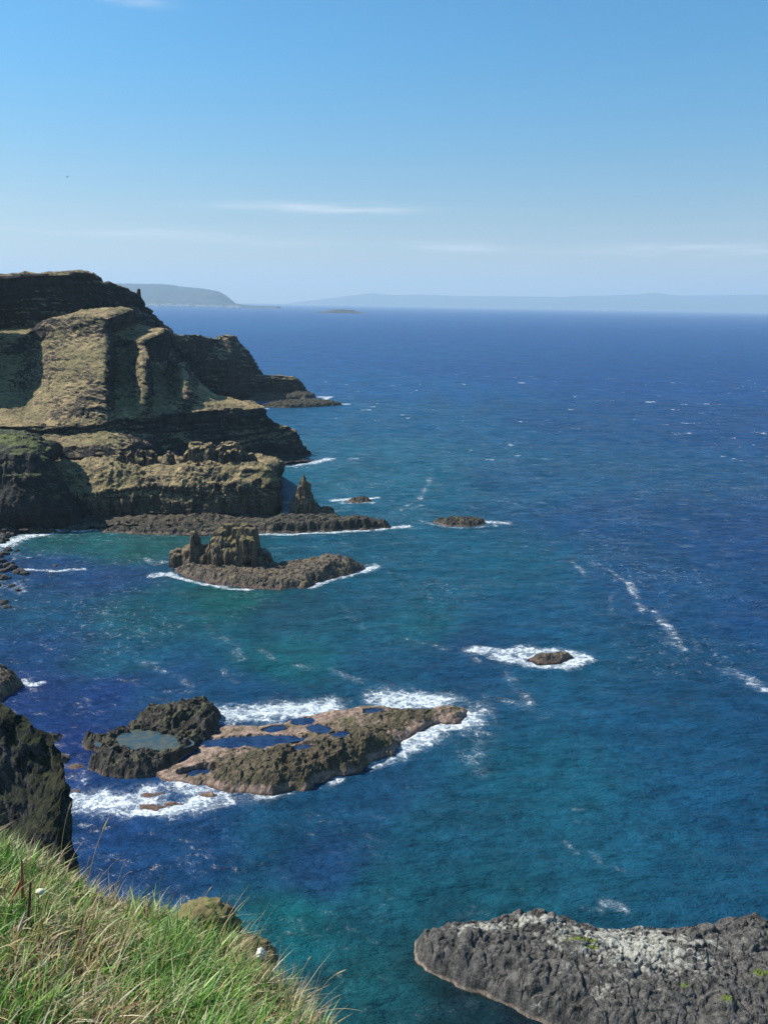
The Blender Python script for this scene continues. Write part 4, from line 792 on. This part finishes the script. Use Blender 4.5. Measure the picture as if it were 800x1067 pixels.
# bird
bp = at(70, 184.5, 260)
V = np.array([(-.9, .1, .25), (-.45, .0, .34), (0, -.05, .05), (.45, 0, .34), (.9, .1, .25), (-.42, .22, .3), (0, .22, .03), (.42, .22, .3), (0, -.45, 0), (.1, 0, -.1), (-.1, 0, -.1), (0, .6, 0), (0, 0, .12)], float)*1.1+bp
o = mesh_np('bird', V, [(0, 1, 5), (1, 2, 6), (1, 6, 5), (2, 3, 7), (2, 7, 6), (3, 4, 7), (8, 9, 12), (8, 12, 10), (8, 10, 9), (9, 11, 12), (12, 11, 10), (10, 11, 9)], plain('feather_grey', (.12, .12, .13)), smooth=False)
tag(o, 'distant dark bird gliding high at upper left', 'bird')
# ------------------------------------------------------------------ haze
import bmesh
bm = bmesh.new(); bmesh.ops.create_cube(bm, size=1.0, matrix=Matrix.Translation((0, 0, 597)) @ Matrix.Diagonal((86000, 86000, 1206, 1)))
bmesh.ops.recalc_face_normals(bm, faces=bm.faces); hme = bpy.data.meshes.new('haze'); bm.to_mesh(hme); bm.free()
hme.materials.append(bpy.data.materials.new('sea_air')); hz = bpy.data.objects.new('haze', hme); C.objects.link(hz)
m = hz.data.materials[0]; m.use_nodes = True; m.node_tree.nodes.clear()
vo = m.node_tree.nodes.new('ShaderNodeVolumePrincipled'); ou = m.node_tree.nodes.new('ShaderNodeOutputMaterial'); m.node_tree.links.new(vo.outputs[0], ou.inputs['Volume'])
vo.inputs['Color'].default_value = (.52, .69, .81, 1); vo.inputs['Density'].default_value = 6e-5; vo.inputs['Anisotropy'].default_value = .1
tag(hz, 'thin blue sea haze', kind='stuff')
# ------------------------------------------------------------------ light and sky
EL, AZ = math.radians(46), math.radians(-76)       # sun to the left, a touch beyond
s = Vector((math.sin(AZ)*math.cos(EL), math.cos(AZ)*math.cos(EL), math.sin(EL)))
sl = bpy.data.lights.new('sun', 'SUN'); sl.energy = 5.0; sl.angle = math.radians(.5); sl.color = (1, .95, .87)
so = bpy.data.objects.new('sun', sl); C.objects.link(so); so.rotation_euler = s.to_track_quat('Z', 'Y').to_euler()
w = bpy.data.worlds.new('World'); bpy.context.scene.world = w; w.use_nodes = True; nt = w.node_tree; nt.nodes.clear()
class WN(NT):
    def __init__(s, t): s.t = t; s.pos = None
wn = WN(nt); bg = wn.n('ShaderNodeBackground'); wo = wn.n('ShaderNodeOutputWorld'); wn.l(bg.outputs[0], wo.inputs[0])
sky = wn.n('ShaderNodeTexSky', sky_type='NISHITA'); sky.sun_disc = False; sky.sun_elevation = EL; sky.sun_rotation = AZ % (2*math.pi); sky.air_density = 1.0; sky.dust_density = .35; sky.ozone_density = 2.6; sky.altitude = 0
tc = wn.n('ShaderNodeTexCoord').outputs['Generated']
sx, sy, sz = (wn.sepz(tc, i) for i in range(3))
az = wn.math('ARCTAN2', sx, sy); el = wn.math('ARCSINE', sz)
comb = wn.n('ShaderNodeCombineXYZ'); wn.l(az, comb.inputs[0]); wn.l(el, comb.inputs[1])
nz1 = wn.noise(1.0, 6, .62, vec=comb.outputs[0], stretch=(9, 90, 1), dist=.4); nz2 = wn.noise(1.0, 4, .6, vec=comb.outputs[0], stretch=(3, 26, 1))
def pix(px, py): r = ray(px, py); return math.atan2(r[0], r[1]), math.asin(r[2]/np.linalg.norm(r))
tot = None
for px, py, wx, wy, a in [(345,217,75,4.5,.75),(150,243,120,5,.45),(270,252,80,4,.30),(480,258,70,5,.60),(620,262,70,5,.35),(735,261,100,6,.75),(690,280,200,8,.18),(130,-2,30,4,.7),(250,215,60,3,.3)]:
    a0, e0 = pix(px, py)
    gx = wn.math('DIVIDE', wn.math('SUBTRACT', az, a0), wx/F); gy = wn.math('DIVIDE', wn.math('SUBTRACT', el, e0), wy/F)
    g = wn.math('MULTIPLY', wn.math('EXPONENT', wn.math('MULTIPLY', wn.math('ADD', wn.math('MULTIPLY', gx, gx), wn.math('MULTIPLY', gy, gy)), -1)), a)
    tot = g if tot is None else wn.math('MAXIMUM', tot, g)
cl = wn.math('MULTIPLY', tot, wn.ramp(nz1, .30, .72), clamp=True)
cl = wn.math('MAXIMUM', cl, wn.math('MULTIPLY', wn.ramp(nz2, .5, .75, 0, .10), wn.ramp(el, .16, .04)))
skyc = wn.n('ShaderNodeHueSaturation'); skyc.inputs['Saturation'].default_value = 1.15; wn.l(sky.outputs[0], skyc.inputs['Color'])
tint = wn.mix(wn.ramp(el, .0, .30), (.78, .66, .60), (.42, .91, 1.0))
skm = wn.n('ShaderNodeVectorMath', operation='MULTIPLY'); wn.l(skyc.outputs[0], skm.inputs[0]); wn.l(tint, skm.inputs[1])
wn.l(wn.mix(cl, skm.outputs[0], (7.2, 7.0, 7.0)), bg.inputs[0]); bg.inputs[1].default_value = .088
# ------------------------------------------------------------------ camera and render settings
cam = bpy.data.cameras.new('camera'); co = bpy.data.objects.new('camera', cam); C.objects.link(co)
cam.sensor_fit = 'VERTICAL'; cam.sensor_height = 24; cam.lens = F/1067*24; cam.clip_start = .05; cam.clip_end = 120000
co.matrix_world = Matrix.Translation((0, 0, CAMH)) @ RM.to_4x4()
sc = bpy.context.scene; sc.camera = co
sc.view_settings.view_transform = 'Standard'; sc.view_settings.look = 'None'; sc.view_settings.exposure = .75; sc.view_settings.gamma = 1
sc.render.engine = 'CYCLES'; sc.cycles.volume_bounces = 2; sc.cycles.max_bounces = 5; sc.cycles.use_denoising = True
